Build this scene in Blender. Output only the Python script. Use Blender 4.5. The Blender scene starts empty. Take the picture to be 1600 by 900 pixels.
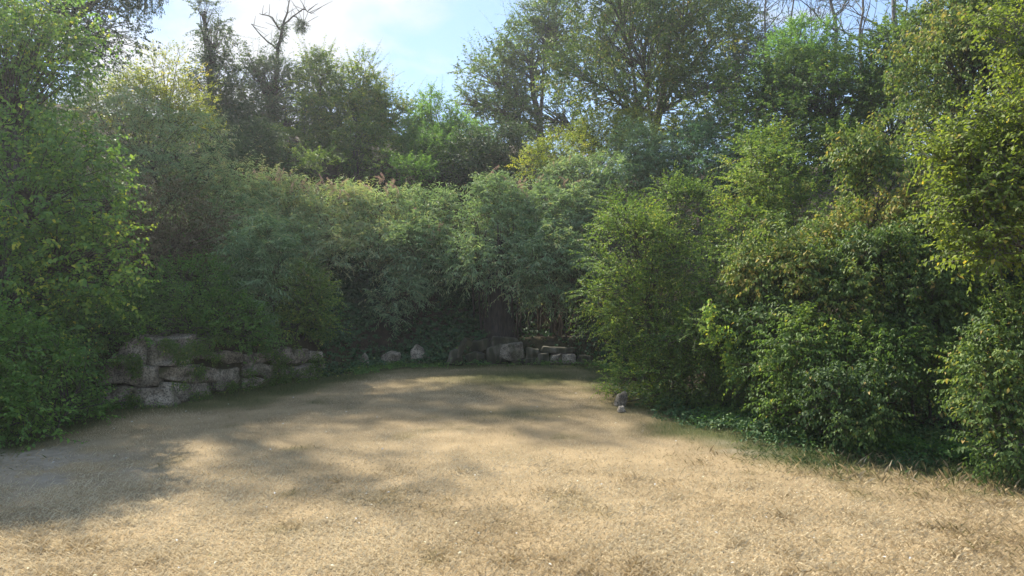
import bpy, math, random
import numpy as np
from mathutils import Vector

sc = bpy.context.scene
C = sc.collection
R = math.radians

# ------------------------------------------------------------------ camera
FPX = 1140.0           # focal length in photograph pixels (1600 wide)
EYE = 2.2
HOR = 430.0            # image row of the horizon
cam_d = bpy.data.cameras.new('camera'); cam = bpy.data.objects.new('camera', cam_d); C.objects.link(cam)
cam.location = (0, 0, EYE)
cam.rotation_euler = (R(90) - math.atan((450 - HOR) / FPX), 0, 0)
cam_d.sensor_width = 36; cam_d.lens = FPX / 1600 * 36
cam_d.clip_start = 0.1; cam_d.clip_end = 2000
sc.camera = cam

# ------------------------------------------------------------------ light
SUN_EL, SUN_AZ = 43.0, -34.0      # degrees; azimuth from +Y, negative = to the left
wd = bpy.data.worlds.new('World'); sc.world = wd; wd.use_nodes = True
nt = wd.node_tree; nt.nodes.clear()
def wn(t, **k):
    n = nt.nodes.new(t)
    for a, b in k.items(): setattr(n, a, b)
    return n
out = wn('ShaderNodeOutputWorld'); bg = wn('ShaderNodeBackground'); bg.inputs['Strength'].default_value = 0.15
sky = wn('ShaderNodeTexSky', sky_type='NISHITA', sun_disc=False)
sky.sun_elevation = R(SUN_EL); sky.sun_rotation = R(SUN_AZ)
sky.air_density = 1.0; sky.dust_density = 0.0; sky.ozone_density = 1.5
tc = wn('ShaderNodeTexCoord')
mp = wn('ShaderNodeMapping'); mp.inputs['Scale'].default_value = (1.0, 1.0, 2.2); mp.inputs['Location'].default_value = (0.33, 0.0, 0.35)
nz = wn('ShaderNodeTexNoise'); nz.inputs['Scale'].default_value = 3.6; nz.inputs['Detail'].default_value = 7; nz.inputs['Roughness'].default_value = 0.52
nz.inputs['Distortion'].default_value = 0.25
cr = wn('ShaderNodeValToRGB'); cr.color_ramp.elements[0].position = 0.49; cr.color_ramp.elements[1].position = 0.64
mx = wn('ShaderNodeMixRGB'); mx.inputs['Color2'].default_value = (1.36, 1.42, 1.5, 1)
L = nt.links.new
L(tc.outputs['Generated'], mp.inputs['Vector']); L(mp.outputs[0], nz.inputs['Vector']); dt = wn('ShaderNodeVectorMath', operation='DOT_PRODUCT'); dt.inputs[1].default_value = (-.30, .91, .30); L(tc.outputs['Generated'], dt.inputs[0])
mr = wn('ShaderNodeMapRange'); mr.inputs['From Min'].default_value = .97; mr.inputs['From Max'].default_value = .999; mr.inputs['To Min'].default_value = 0; mr.inputs['To Max'].default_value = .10; L(dt.outputs['Value'], mr.inputs['Value'])
ad = wn('ShaderNodeMath', operation='ADD'); L(nz.outputs['Fac'], ad.inputs[0]); L(mr.outputs[0], ad.inputs[1]); L(ad.outputs[0], cr.inputs[0])
veil = wn('ShaderNodeMixRGB'); veil.inputs['Fac'].default_value = .86; veil.inputs['Color2'].default_value = (.50, .78, 1.27, 1)
L(sky.outputs[0], veil.inputs['Color1']); L(veil.outputs[0], mx.inputs['Color1']); L(cr.outputs[0], mx.inputs['Fac']); L(mx.outputs[0], bg.inputs['Color']); L(bg.outputs[0], out.inputs['Surface'])

sd = bpy.data.lights.new('sun', 'SUN'); sd.energy = 2.45; sd.angle = R(0.8); sd.color = (1.0, 0.93, 0.80)
sun = bpy.data.objects.new('sun', sd); C.objects.link(sun)
a, e = R(SUN_AZ), R(SUN_EL)
sdir = Vector((math.sin(a) * math.cos(e), math.cos(a) * math.cos(e), math.sin(e)))
sun.rotation_euler = sdir.to_track_quat('Z', 'Y').to_euler()

vs = sc.view_settings
sc.display_settings.display_device = 'sRGB'
vs.view_transform = 'Standard'; vs.look = 'None'; vs.gamma = 1.0; vs.use_curve_mapping = False
vs.exposure = 2.1
cy = sc.cycles
cy.max_bounces = 7; cy.diffuse_bounces = 4; cy.glossy_bounces = 2; cy.transmission_bounces = 5; cy.volume_bounces = 0
cy.transparent_max_bounces = 4; cy.sample_clamp_indirect = 6
cy.use_denoising = True; cy.denoiser = 'OPENIMAGEDENOISE'; cy.denoising_input_passes = 'RGB_ALBEDO_NORMAL'; cy.denoising_prefilter = 'ACCURATE'

# ------------------------------------------------------------------ maths helpers
def P(px, py, d):
    return np.array(((px - 800) / FPX * d, d, EYE - (py - HOR) / FPX * d))

def _hash(ix, iy, iz, s):
    h = (ix * 374761393 + iy * 668265263 + iz * 2147483647 + s * 974711) & 0xFFFFFFFF
    h = ((h ^ (h >> 13)) * 1274126177) & 0xFFFFFFFF
    h = ((h ^ (h >> 16)) * 2246822519) & 0xFFFFFFFF
    return ((h ^ (h >> 15)) & 0xFFFFFF) / float(0xFFFFFF)

def noise3(p, s=0):
    p = np.asarray(p, dtype=np.float64); f = np.floor(p).astype(np.int64); t = p - f; t = t * t * (3 - 2 * t)
    r = 0
    for dx in (0, 1):
        for dy in (0, 1):
            for dz in (0, 1):
                w = (t[..., 0] if dx else 1 - t[..., 0]) * (t[..., 1] if dy else 1 - t[..., 1]) * (t[..., 2] if dz else 1 - t[..., 2])
                r = r + w * _hash(f[..., 0] + dx, f[..., 1] + dy, f[..., 2] + dz, s)
    return r

def n2(x, y, sc_, s=0, octv=2):
    x = np.asarray(x, float); y = np.asarray(y, float)
    v = 0; a_ = 1; tot = 0; f = sc_
    for o in range(octv):
        v = v + a_ * noise3(np.stack([x * f, y * f, np.full_like(x, 3.7 + o)], -1), s + o); tot += a_; a_ *= .5; f *= 2.1
    return v / tot

def sstep(a_, b_, x):
    t = np.clip((x - a_) / (b_ - a_), 0, 1); return t * t * (3 - 2 * t)

def nrm(v):
    return v / np.maximum(np.linalg.norm(v, axis=-1, keepdims=True), 1e-9)

# ------------------------------------------------------------------ terrain shape
CLEAR = np.array([(-15, -25), (-10, 2), (-7.6, 7.5), (-7.1, 10.5), (-6.9, 12.6), (-5.3, 13.6), (-4.3, 15.6), (-3.0, 17.6), (-1.2, 17.9),
                  (1.9, 18.3), (2.9, 17.0), (2.6, 13.5), (2.9, 11.0), (4.0, 9.4), (5.6, 8.4), (8, 7.0), (13, 3), (20, -25)], float)

def clear_dist(x, y):
    x = np.asarray(x, float); y = np.asarray(y, float)
    best = np.full(x.shape, 1e9); inside = np.zeros(x.shape, bool)
    n = len(CLEAR)
    for i in range(n):
        ax, ay = CLEAR[i]; bx, by = CLEAR[(i + 1) % n]
        dx, dy = bx - ax, by - ay
        t = np.clip(((x - ax) * dx + (y - ay) * dy) / (dx * dx + dy * dy), 0, 1)
        best = np.minimum(best, np.hypot(x - ax - t * dx, y - ay - t * dy))
        c = ((ay > y) != (by > y))
        xin = (bx - ax) * (y - ay) / (by - ay if by != ay else 1e-9) + ax
        inside ^= c & (x < xin)
    return np.where(inside, -best, best)      # negative inside the clearing

def ground_z(x, y):
    x = np.asarray(x, float); y = np.asarray(y, float)
    s = clear_dist(x, y)
    left = 1 - sstep(-5.0, -3.6, x) * sstep(11, 14, y)
    left = left * sstep(11.0, 12.4, y) * (1 - sstep(2, 3, x))
    back = sstep(13.5, 15.5, y) * (1 - sstep(2.2, 3.2, x)) * (1 - left)
    H = 1.0 * left + 0.62 * back
    mid = back * sstep(-3.9, -3.3, x) * (1 - sstep(-1.9, -1.2, x))
    wid = 0.35 + 1.3 * mid
    h = H * sstep(0.0, 1.0, s / wid) + mid * 0.35 * sstep(0.3, 2.0, s)
    rise = np.clip(s - 0.8, 0, None)
    k = 0.60 * sstep(8, 17, y) * (1 - 0.3 * sstep(0, 6, x)) + 0.10
    hill = 12.0 * (1 - np.exp(-rise * k / 12.0))
    h = h + np.where(y > -5, hill, hill * .3)
    h = h + (n2(x, y, 0.35, 5) - .5) * 0.10 * (1 - sstep(-1, 1, s) * 0) + (n2(x, y, 2.2, 9) - .5) * 0.025
    h = h + (n2(x, y, 0.25, 15) - .5) * 1.2 * sstep(2, 8, s)
    return h

def gz(x, y): return float(ground_z(np.array([x]), np.array([y]))[0])

def greenness(x, y):
    s = clear_dist(x, y)
    g = sstep(-1.9, -0.5, s + (n2(x, y, 0.9, 31, 3) - .5) * 1.8)
    ppx = 800 + FPX * x / np.maximum(y, .5)
    # green patches at the far end and near the left edge
    g = np.maximum(g * .95, 1.0 * np.exp(-((x - 0.3) / 2.1) ** 2 - ((y - 15.7) / 1.5) ** 2))
    g = np.maximum(g, .55 * np.exp(-((x + 2.2) / 1.2) ** 2 - ((y - 16.8) / .7) ** 2))
    g = np.maximum(g, .75 * np.exp(-((x + 6.6) / .9) ** 2 - ((y - 9.6) / 1.4) ** 2))
    g = np.maximum(g, .45 * np.exp(-((x - 0.1) / .8) ** 2 - ((y - 11.6) / .5) ** 2))
    g = np.maximum(g, sstep(.60, .80, n2(x, y, 1.5, 77, 4)) * .5)
    return np.clip(g, 0, 1)

def bareness(x, y):
    b = np.exp(-((x + 4.9) / 1.0) ** 2 - ((y - 8.0) / .8) ** 2) + .9 * np.exp(-((x + 5.9) / .9) ** 2 - ((y - 9.0) / .7) ** 2)
    b = b + .8 * np.exp(-((x - 2.9) / .6) ** 2 - ((y - 9.2) / .35) ** 2)
    return np.clip(b, 0, 1) * sstep(.38, .60, n2(x, y, 2.6, 55, 4)) * .9

# ------------------------------------------------------------------ object helpers
def mesh_np(name, verts, faces, mat, parent=None, attrs=None, smooth=False, link=True):
    """faces: (m,3) or (m,4) array, or list of such arrays"""
    me = bpy.data.meshes.new(name)
    if not isinstance(faces, list): faces = [faces]
    faces = [f for f in faces if len(f)]
    v = np.asarray(verts, np.float32)
    me.vertices.add(len(v)); me.vertices.foreach_set('co', v.ravel())
    idx = np.concatenate([np.asarray(f, np.int32).ravel() for f in faces])
    tot = np.concatenate([np.full(len(f), f.shape[1], np.int32) for f in faces])
    st = np.concatenate([[0], np.cumsum(tot)[:-1]]).astype(np.int32)
    me.loops.add(len(idx)); me.loops.foreach_set('vertex_index', idx)
    me.polygons.add(len(tot)); me.polygons.foreach_set('loop_start', st)
    if smooth: me.polygons.foreach_set('use_smooth', np.ones(len(tot), bool))
    if attrs:
        for k, arr in attrs.items():
            at = me.attributes.new(k, 'FLOAT', 'POINT'); at.data.foreach_set('value', np.asarray(arr, np.float32))
    me.update(calc_edges=True)
    if mat: me.materials.append(mat)
    o = bpy.data.objects.new(name, me)
    if link:
        C.objects.link(o)
        if parent: o.parent = parent
    return o

def tag(o, label=None, cat=None, group=None, kind=None):
    if label: o['label'] = label
    if cat: o['category'] = cat
    if group: o['group'] = group
    if kind: o['kind'] = kind
    return o

def empty(name, loc, label, cat, group=None):
    o = bpy.data.objects.new(name, None); C.objects.link(o); o.location = loc; o.empty_display_size = .3
    return tag(o, label, cat, group)

def tubes(lines, sides=5):
    """lines: list of (pts (n,3), radii (n,)) -> verts, quads"""
    V = []; F = []; off = 0
    for pts, rad in lines:
        pts = np.asarray(pts, float); rad = np.asarray(rad, float); n = len(pts)
        t = np.gradient(pts, axis=0); t = nrm(t)
        ref = np.where(np.abs(t[:, 2:3]) > .9, np.array([[1., 0, 0]]), np.array([[0, 0, 1.]]))
        u = nrm(np.cross(t, ref)); w = np.cross(t, u)
        for i in range(1, n):      # keep frames from flipping
            if np.dot(u[i], u[i - 1]) < 0: u[i] = -u[i]; w[i] = -w[i]
        an = np.arange(sides) * 2 * math.pi / sides
        ring = pts[:, None] + rad[:, None, None] * (u[:, None] * np.cos(an)[None, :, None] + w[:, None] * np.sin(an)[None, :, None])
        V.append(ring.reshape(-1, 3))
        i = np.arange(n - 1)[:, None] * sides; j = np.arange(sides)[None]; j2 = (j + 1) % sides
        q = np.stack([i + j, i + j2, i + sides + j2, i + sides + j], -1).reshape(-1, 4) + off
        F.append(q); off += n * sides
    return np.concatenate(V), np.concatenate(F)

def wobble(a_, b_, n, amp, rng, sag=0.0):
    a_ = np.asarray(a_, float); b_ = np.asarray(b_, float)
    t = np.linspace(0, 1, n)[:, None]
    p = a_ + (b_ - a_) * t
    off = rng.normal(0, amp, (n, 3)); off = np.cumsum(off, 0) / math.sqrt(n); off -= off[0] + (off[-1] - off[0]) * t
    p = p + off; p[:, 2] += sag * 4 * (t * (1 - t))[:, 0]
    return p

# ------------------------------------------------------------------ materials
def newmat(name):
    m = bpy.data.materials.new(name); m.use_nodes = True; m.node_tree.nodes.clear(); return m, m.node_tree

def ramp(nt_, stops):
    r = nt_.nodes.new('ShaderNodeValToRGB'); el = r.color_ramp.elements
    el[0].position, el[0].color = stops[0][0], (*stops[0][1], 1)
    el[1].position, el[1].color = stops[-1][0], (*stops[-1][1], 1)
    for p_, c_ in stops[1:-1]:
        e_ = el.new(p_); e_.color = (*c_, 1)
    return r

LEAF_GAIN = 2.15
def leaf_mat(name, stops, trans=0.42, tcol=(1.35, 1.38, .75), rough=.58, spec=.2):
    m, t = newmat(name); N = t.nodes.new; K = t.links.new
    at = N('ShaderNodeAttribute'); at.attribute_name = 'tint'
    stops = [(p_, tuple(min(.6, c_ * LEAF_GAIN) for c_ in col_)) for p_, col_ in stops]
    r = ramp(t, stops); K(at.outputs['Fac'], r.inputs[0])
    pr = N('ShaderNodeBsdfPrincipled'); pr.inputs['Roughness'].default_value = rough; pr.inputs['Specular IOR Level'].default_value = spec
    K(r.outputs[0], pr.inputs['Base Color'])
    mu = N('ShaderNodeMixRGB'); mu.blend_type = 'MULTIPLY'; mu.inputs['Fac'].default_value = 1; mu.inputs['Color2'].default_value = (*tcol, 1)
    K(r.outputs[0], mu.inputs['Color1'])
    tr = N('ShaderNodeBsdfTranslucent'); K(mu.outputs[0], tr.inputs['Color'])
    mi = N('ShaderNodeMixShader'); mi.inputs[0].default_value = trans
    K(pr.outputs[0], mi.inputs[1]); K(tr.outputs[0], mi.inputs[2])
    o = N('ShaderNodeOutputMaterial'); K(mi.outputs[0], o.inputs[0]); return m

def bark_mat(name, c1, c2, scale=6, green=None):
    m, t = newmat(name); N = t.nodes.new; K = t.links.new
    g = N('ShaderNodeTexCoord'); mp_ = N('ShaderNodeMapping'); mp_.inputs['Scale'].default_value = (scale * 3, scale * 3, scale * .6); K(g.outputs['Object'], mp_.inputs[0])
    n = N('ShaderNodeTexNoise'); n.inputs['Scale'].default_value = 1.5; n.inputs['Detail'].default_value = 6; K(mp_.outputs[0], n.inputs[0])
    r = ramp(t, [(.35, c1), (.68, c2)] if not green else [(.3, c1), (.5, green), (.7, c2)]); K(n.outputs['Fac'], r.inputs[0])
    pr = N('ShaderNodeBsdfPrincipled'); pr.inputs['Roughness'].default_value = .9; K(r.outputs[0], pr.inputs['Base Color'])
    b = N('ShaderNodeBump'); b.inputs['Strength'].default_value = .6; b.inputs['Distance'].default_value = .02; K(n.outputs['Fac'], b.inputs['Height']); K(b.outputs[0], pr.inputs['Normal'])
    o = N('ShaderNodeOutputMaterial'); K(pr.outputs[0], o.inputs[0]); return m

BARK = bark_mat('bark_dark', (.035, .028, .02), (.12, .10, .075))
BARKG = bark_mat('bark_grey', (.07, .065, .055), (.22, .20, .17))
STEM = bark_mat('stem_brown', (.07, .045, .025), (.20, .15, .09))

M = {  # leaf colours from dark to pale, varying by leaf and clump
 'hazel':  leaf_mat('leaf_hazel', [(0, (.036, .074, .022)), (.5, (.068, .125, .034)), (.85, (.14, .19, .036)), (1, (.26, .25, .04))]),
 'cornel': leaf_mat('leaf_cornel', [(0, (.026, .046, .016)), (.5, (.054, .086, .024)), (.85, (.115, .14, .034)), (1, (.20, .15, .05))], trans=.32),
 'yellow': leaf_mat('leaf_yellow', [(0, (.06, .085, .018)), (.5, (.12, .145, .025)), (.85, (.19, .19, .032)), (1, (.34, .22, .04))], trans=.45),
 'small':  leaf_mat('leaf_small', [(0, (.028, .052, .016)), (.5, (.066, .105, .026)), (.85, (.125, .155, .032)), (1, (.20, .18, .05))], trans=.42),
 'budd':   leaf_mat('leaf_buddleia', [(0, (.052, .084, .046)), (.5, (.104, .150, .080)), (.85, (.18, .22, .13)), (1, (.22, .20, .11))], trans=.34, tcol=(1.3, 1.4, .7)),
 'blue':   leaf_mat('leaf_blue_green', [(0, (.026, .048, .030)), (.5, (.048, .084, .048)), (.9, (.085, .13, .075)), (1, (.11, .15, .08))], trans=.3, tcol=(1.2, 1.5, .8)),
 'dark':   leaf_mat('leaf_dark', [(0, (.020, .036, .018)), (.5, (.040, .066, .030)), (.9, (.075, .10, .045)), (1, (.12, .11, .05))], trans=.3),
 'bright': leaf_mat('leaf_bright', [(0, (.035, .075, .020)), (.5, (.065, .125, .028)), (.9, (.11, .18, .035)), (1, (.16, .19, .04))], trans=.45),
 'brown':  leaf_mat('leaf_browning', [(0, (.035, .040, .020)), (.4, (.060, .075, .028)), (.7, (.080, .075, .038)), (1, (.11, .085, .05))], trans=.25, tcol=(1.3, 1.2, .8)),
 'ivy':    leaf_mat('leaf_ivy', [(0, (.012, .030, .012)), (.5, (.022, .050, .020)), (.9, (.045, .080, .028)), (1, (.08, .10, .03))], trans=.15, rough=.6, spec=.2),
}

# ------------------------------------------------------------------ foliage generator
# species: leaf length, leaf width, twig length, leaves per twig, droop of twig, droop of leaf, tris per leaf (2/4)
SP = {
 'hazel':  (.085, .058, .45, 9, .25, .55, 2),
 'cornel': (.075, .042, .38, 10, .30, .85, 2),
 'yellow': (.070, .045, .42, 10, .20, .50, 2),
 'small':  (.038, .022, .36, 16, .30, .30, 2),
 'budd':   (.120, .024, .50, 12, .35, .45, 2),
 'blue':   (.110, .034, .42, 11, .25, .45, 2),
 'dark':   (.080, .045, .45, 11, .25, .35, 2),
 'bright': (.080, .048, .42, 11, .10, .40, 2),
 'brown':  (.060, .034, .42, 12, .45, .70, 2),
 'ivy':    (.060, .055, .25, 9, .30, .60, 2),
}
DENS = {'small': (.50, 1.40), 'budd': (.62, 1.25), 'hazel': (.8, 1.1), 'cornel': (.8, 1.1), 'dark': (.8, 1.2), 'brown': (.6, 1.3), 'bright': (.8, 1.1)}
LEAFTOT = [0]

def leaf_arrays(base, d, nvec, ll, lw, four):
    """base,d,nvec (n,3); ll,lw (n,) -> verts, tris"""
    n = len(base)
    side = nrm(np.cross(d, nvec)); up = np.cross(side, d)
    L_ = ll[:, None]; W = lw[:, None] * .5
    a0 = base; tip = base + d * L_ - up * L_ * .18
    m = base + d * L_ * .45
    l = m + side * W + up * W * .35; r = m - side * W + up * W * .35
    i = np.arange(n)[:, None]
    if four:
        m2 = m + up * L_ * .02
        V = np.stack([a0, l, tip, r, m2], 1).reshape(-1, 3); i = i * 5
        T = np.concatenate([i + [[0, 4, 1]], i + [[1, 4, 2]], i + [[2, 4, 3]], i + [[3, 4, 0]]])
        return V, T, 5
    V = np.stack([a0, l, tip, r], 1).reshape(-1, 3); i = i * 4
    T = np.concatenate([i + [[0, 2, 1]], i + [[0, 3, 2]]])
    return V, T, 4

def spray(p, d, Lt, k, sp, rng, tint, scale=1.0, droop=None, jit=.22):
    """twigs p,d (n,3), Lt (n,), leaves per twig k -> leaf verts, tris, tint, twig lines"""
    ll, lw, _, _, dr, ld, four = sp
    if droop is not None: dr = droop
    n = len(p)
    t = ((np.arange(k) + .6) / k)[None, :, None]
    t = np.broadcast_to(t, (n, k, 1)) + rng.uniform(-.3, .3, (n, k, 1)) / k
    Lb = Lt[:, None, None]
    pos = p[:, None] + d[:, None] * Lb * t; pos = pos - np.array([0, 0, 1.]) * (dr * Lb * t ** 2)
    tan = nrm(d[:, None] - np.array([0, 0, 1.]) * 2 * dr * t)
    side = nrm(np.cross(tan, np.array([0, 0, 1.])) + rng.normal(0, .25, (n, k, 3)))
    sg = np.where((np.arange(k) % 2) == 0, 1., -1.)[None, :, None]
    ldir = nrm(tan * .55 + side * sg * .8 + np.array([0, 0, -1.]) * ld * rng.uniform(.5, 1.4, (n, k, 1)) + rng.normal(0, jit, (n, k, 3)))
    nv = nrm(np.array([0, 0, .9]) + rng.normal(0, .42, (n, 1, 3)) + rng.normal(0, .28, (n, k, 3)) + d[:, None] * .25)
    sz = scale * rng.uniform(.65, 1.2, (n, k)) * (1 - .35 * (t[..., 0] > .85))
    V, T, nvp = leaf_arrays(pos.reshape(-1, 3), ldir.reshape(-1, 3), nv.reshape(-1, 3), (ll * sz).ravel(), (lw * sz).ravel(), four == 4)
    ti = np.clip(tint[:, None] + rng.normal(0, .16, (n, k)), 0, .97)
    ti = np.where(rng.random((n, k)) < .012, 1., ti)
    LEAFTOT[0] += len(T)
    return V, T, np.repeat(ti.ravel(), nvp)

def twig_sticks(p, d, Lt, dr, r0, rng):
    """thin 3-sided tapering sticks along the twigs"""
    n = len(p); z = np.array([0, 0, 1.])
    pts = np.stack([p - d * Lt[:, None] * .2, p + d * Lt[:, None] * .9 - z * (dr * Lt * .8)[:, None]], 1)
    u = nrm(np.cross(d, z) + 1e-4); w = np.cross(d, u)
    an = np.arange(3) * 2.094
    cs = u[:, None, None] * np.cos(an)[None, None, :, None] + w[:, None, None] * np.sin(an)[None, None, :, None]
    rr = np.array([1, .25])[None, :, None, None] * r0
    V = (pts[:, :, None] + cs * rr).reshape(-1, 3)
    i = np.arange(n)[:, None] * 6; F = []
    for j in range(3):
        j2 = (j + 1) % 3
        F.append(i + [[j, j2, 3 + j2, 3 + j]])
    return V, np.concatenate(F)

CAM = np.array([0, 0, EYE])

def plant(name, label, cat, lobes, sp, leaves, base=None, trunks=1, trad=.06, scale=1.0, gap=.33, shoots=0, shootlen=.8, group=None,
          tint=.45, seed=0, bark=None, mat=None, sub=None, open_=0.0, limbs=True, back=.35, sticks=.3, fill=(.5, 1.0), crown='crown', lean=None, clr=.33, upb=.35):
    """lobes: (px, py, d, rx_px, ry_px, rdepth m)"""
    rng = np.random.default_rng(1000 + seed)
    S = SP[sp]; ll, lw, tl, k, dr, ld, four = S
    cm_, sm_ = DENS.get(sp, (1, 1)); leaves = leaves * cm_; scale = scale * sm_
    W = []
    for l in lobes:
        px, py, d, rx, ry, rd = l
        W.append((P(px, py, d), np.array([rx * d / FPX, rd, ry * d / FPX])))
    cen = np.mean([w[0] for w in W], 0)
    if base is None: base = (cen[0], cen[1] + .2)
    b = np.array([base[0], base[1], gz(base[0], base[1]) - .05])
    root = empty(name, tuple(b), label, cat, group)
    # sub clumps
    area = np.array([r[0] * r[2] + .5 * r[0] * r[1] + .5 * r[1] * r[2] for _, r in W])
    subs = []; LI = []
    for (c, r), A in zip(W, area):
        m = int(sub or np.clip(10 + 22 * A ** .75, 12, 70))
        v = nrm(rng.normal(0, 1, (m * 4, 3)))
        tc_ = nrm(CAM - c)
        w = .5 + .5 * v @ tc_; keep = rng.random(m * 4) < back + (1 - back) * np.clip(w + .3 * v[:, 2], 0, 1)
        v = v[keep][:m]
        rr = rng.uniform(.45, .88, (len(v), 1))
        cc = c + v * r * rr
        sr = (np.prod(r) ** (1 / 3)) * rng.uniform(clr * .6, clr * 1.3, len(v))
        for q in range(len(v)):
            subs.append((cc[q], sr[q] * np.array([1.1, 1.1, .8]), v[q], len(LI)))
        LI.append(0)
    # keep above ground
    zg_ = ground_z(np.array([s[0][0] for s in subs]), np.array([s[0][1] for s in subs])); subs = [s for s, z_ in zip(subs, zg_) if s[0][2] > z_ + .05]
    sc_c = np.array([s[0] for s in subs]); sc_r = np.array([s[1] for s in subs]); sc_v = np.array([s[2] for s in subs])
    w = (sc_r[:, 0] ** 2); w /= w.sum()
    nt_ = int(leaves / k)
    pick = rng.choice(len(subs), int(nt_ * 1.7), p=w)
    v = nrm(rng.normal(0, 1, (len(pick), 3)) + sc_v[pick] * .55 + np.array([0, -.15, .2]))
    rad = rng.uniform(fill[0], fill[1], (len(pick), 1)) ** .6
    p = sc_c[pick] + v * sc_r[pick] * rad
    g = noise3(p * (1.6 / max(.5, tl * 2)), 7 + seed) * .6 + noise3(p * 4.3, 19 + seed) * .4
    ok = (g > gap)
    zz = ground_z(p[:, 0], p[:, 1]); ok &= p[:, 2] > zz + .04
    p = p[ok][:nt_]; v = v[ok][:nt_]; pick = pick[ok][:nt_]
    d = nrm(v * .8 + np.array([0, 0, upb]) + rng.normal(0, .35, p.shape))
    Lt = tl * scale ** .5 * rng.uniform(.6, 1.25, len(p))
    ctint = rng.normal(0, .13, len(subs))
    ti = tint + ctint[pick] + (noise3(p * .9, 41 + seed) - .5) * .35
    Vs, Ts, Is = [], [], []
    V, T, I = spray(p, d, Lt, k, S, rng, ti, scale)
    Vs.append(V); Ts.append(T); Is.append(I); off = len(V)
    stick = []
    nst = int(len(p) * sticks)
    SV = []; SF = []; so = 0
    if nst:
        V, F = twig_sticks(p[:nst], d[:nst], Lt[:nst], dr, .004 + .002 * scale, rng); SV.append(V); SF.append(F); so += len(V)
    if shoots:
        top = np.argsort(-(sc_c[:, 2] + .25 * sc_r[:, 2]) + rng.normal(0, .5, len(subs)))[:max(4, len(subs) // 2)]
        q = rng.choice(top, shoots)
        ps = sc_c[q] + nrm(rng.normal(0, 1, (shoots, 3)) * [1, 1, .5] + [0, 0, 1.1]) * sc_r[q] * .8
        ds = nrm(sc_v[q] * [.8, .8, .3] + [0, 0, .9] + rng.normal(0, .3, ps.shape))
        Ls = shootlen * rng.uniform(.5, 1.3, shoots)
        ks = int(k * 1.4)
        V, T, I = spray(ps, ds, Ls, ks, S, rng, np.full(shoots, tint + .1), scale * .8, droop=dr * .4)
        Vs.append(V); Ts.append(T + off); Is.append(I); off += len(V)
        V, F = twig_sticks(ps, ds, Ls, dr * .4, .006, rng); SV.append(V); SF.append(F + so); so += len(V)
    V = np.concatenate(Vs); T = np.concatenate(Ts); I = np.concatenate(Is)
    cr_ = mesh_np(crown, V - b, T, mat or M[sp], root, {'tint': I})
    # limbs
    lines = []
    nT = max(1, trunks)
    lob_c = np.array([w_[0] for w_ in W])
    lim = {}
    if nT == 1:
        hi = lob_c[np.argmax(lob_c[:, 2])] * .5 + cen * .5
        pl = wobble(b - [0, 0, .1], hi, 12, .05 * np.linalg.norm(hi - b) ** .7, rng)
        lines.append((pl, np.linspace(trad, trad * .3, 12)))
        for q, c in enumerate(lob_c):
            f_ = rng.uniform(.25, .6); j = int(2 + f_ * 8)
            while j > 2 and pl[j][2] > c[2] - .25 * np.linalg.norm(c[:2] - pl[j][:2]): j -= 1
            r1 = trad * .6 * (1 - j / 20)
            bl = wobble(pl[j], c, 9, .05 * np.linalg.norm(c - pl[j]) ** .8, rng, sag=.07 * np.linalg.norm(c[:2] - pl[j][:2]))
            lines.append((bl, np.linspace(r1, r1 * .3, 9))); lim[q] = (bl, r1)
    else:
        for q in range(nT):
            ang = rng.uniform(0, 6.28); sp_r = .25 + .1 * nT ** .5
            st = b + np.array([math.cos(ang) * sp_r * rng.random(), math.sin(ang) * sp_r * rng.random(), -.1])
            c = lob_c[q % len(lob_c)] + rng.normal(0, .25, 3); r1 = trad * rng.uniform(.5, 1)
            bl = wobble(st, c, 9, .06 * np.linalg.norm(c - st) ** .7, rng, sag=.08 * np.linalg.norm(c[:2] - st[:2]))
            lines.append((bl, np.linspace(r1, r1 * .35, 9))); lim[q % len(lob_c)] = (bl, r1)
    if limbs:
        for q in range(len(subs)):
            lq = subs[q][3]
            if lq not in lim: lq = list(lim)[rng.integers(len(lim))]
            bl, r0 = lim[lq]
            en = sc_c[q] + sc_v[q] * sc_r[q] * .5
            hd = np.linalg.norm(bl - en, axis=1)
            j = max(2, int(np.argmin(hd)) - int(rng.integers(1, 4)))
            r1 = max(.006, r0 * .35)
            lines.append((wobble(bl[j], en, 5, .04 * np.linalg.norm(en - bl[j]) ** .8 + .02, rng, sag=.05 * np.linalg.norm(en[:2] - bl[j][:2])), np.linspace(r1, .005, 5)))
    V1, F1 = tubes(lines, 4)
    if SV:
        V2 = np.concatenate(SV); F2 = np.concatenate(SF) + len(V1)
        V1 = np.concatenate([V1, V2]); F1 = np.concatenate([F1, F2])
    nm = 'trunk' if nT == 1 else 'stems'
    mesh_np(nm, V1 - b, F1, bark or BARK, root, smooth=True)
    return root

# ------------------------------------------------------------------ ground sheet
def axis(lo, hi, fine_lo, fine_hi, step, growth=1.25):
    a_ = list(np.arange(fine_lo, fine_hi + 1e-6, step))
    s_ = step; x = fine_hi
    while x < hi: s_ = min(s_ * growth, 40); x += s_; a_.append(x)
    s_ = step; x = fine_lo
    while x > lo: s_ = min(s_ * growth, 40); x -= s_; a_.insert(0, x)
    return np.array(a_)
gx = axis(-400, 400, -9, 9, .11); gy = axis(-300, 600, 3, 20, .11)
GX, GY = np.meshgrid(gx, gy); X = GX.ravel(); Y = GY.ravel()
Z = ground_z(X, Y)
nx, ny = len(gx), len(gy)
i = (np.arange(ny - 1)[:, None] * nx + np.arange(nx - 1)[None]).ravel()
Q = np.stack([i, i + 1, i + nx + 1, i + nx], 1)
sdist = clear_dist(X, Y)
m, t = newmat('dry_lawn'); N = t.nodes.new; K = t.links.new
tcn = N('ShaderNodeTexCoord')
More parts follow.
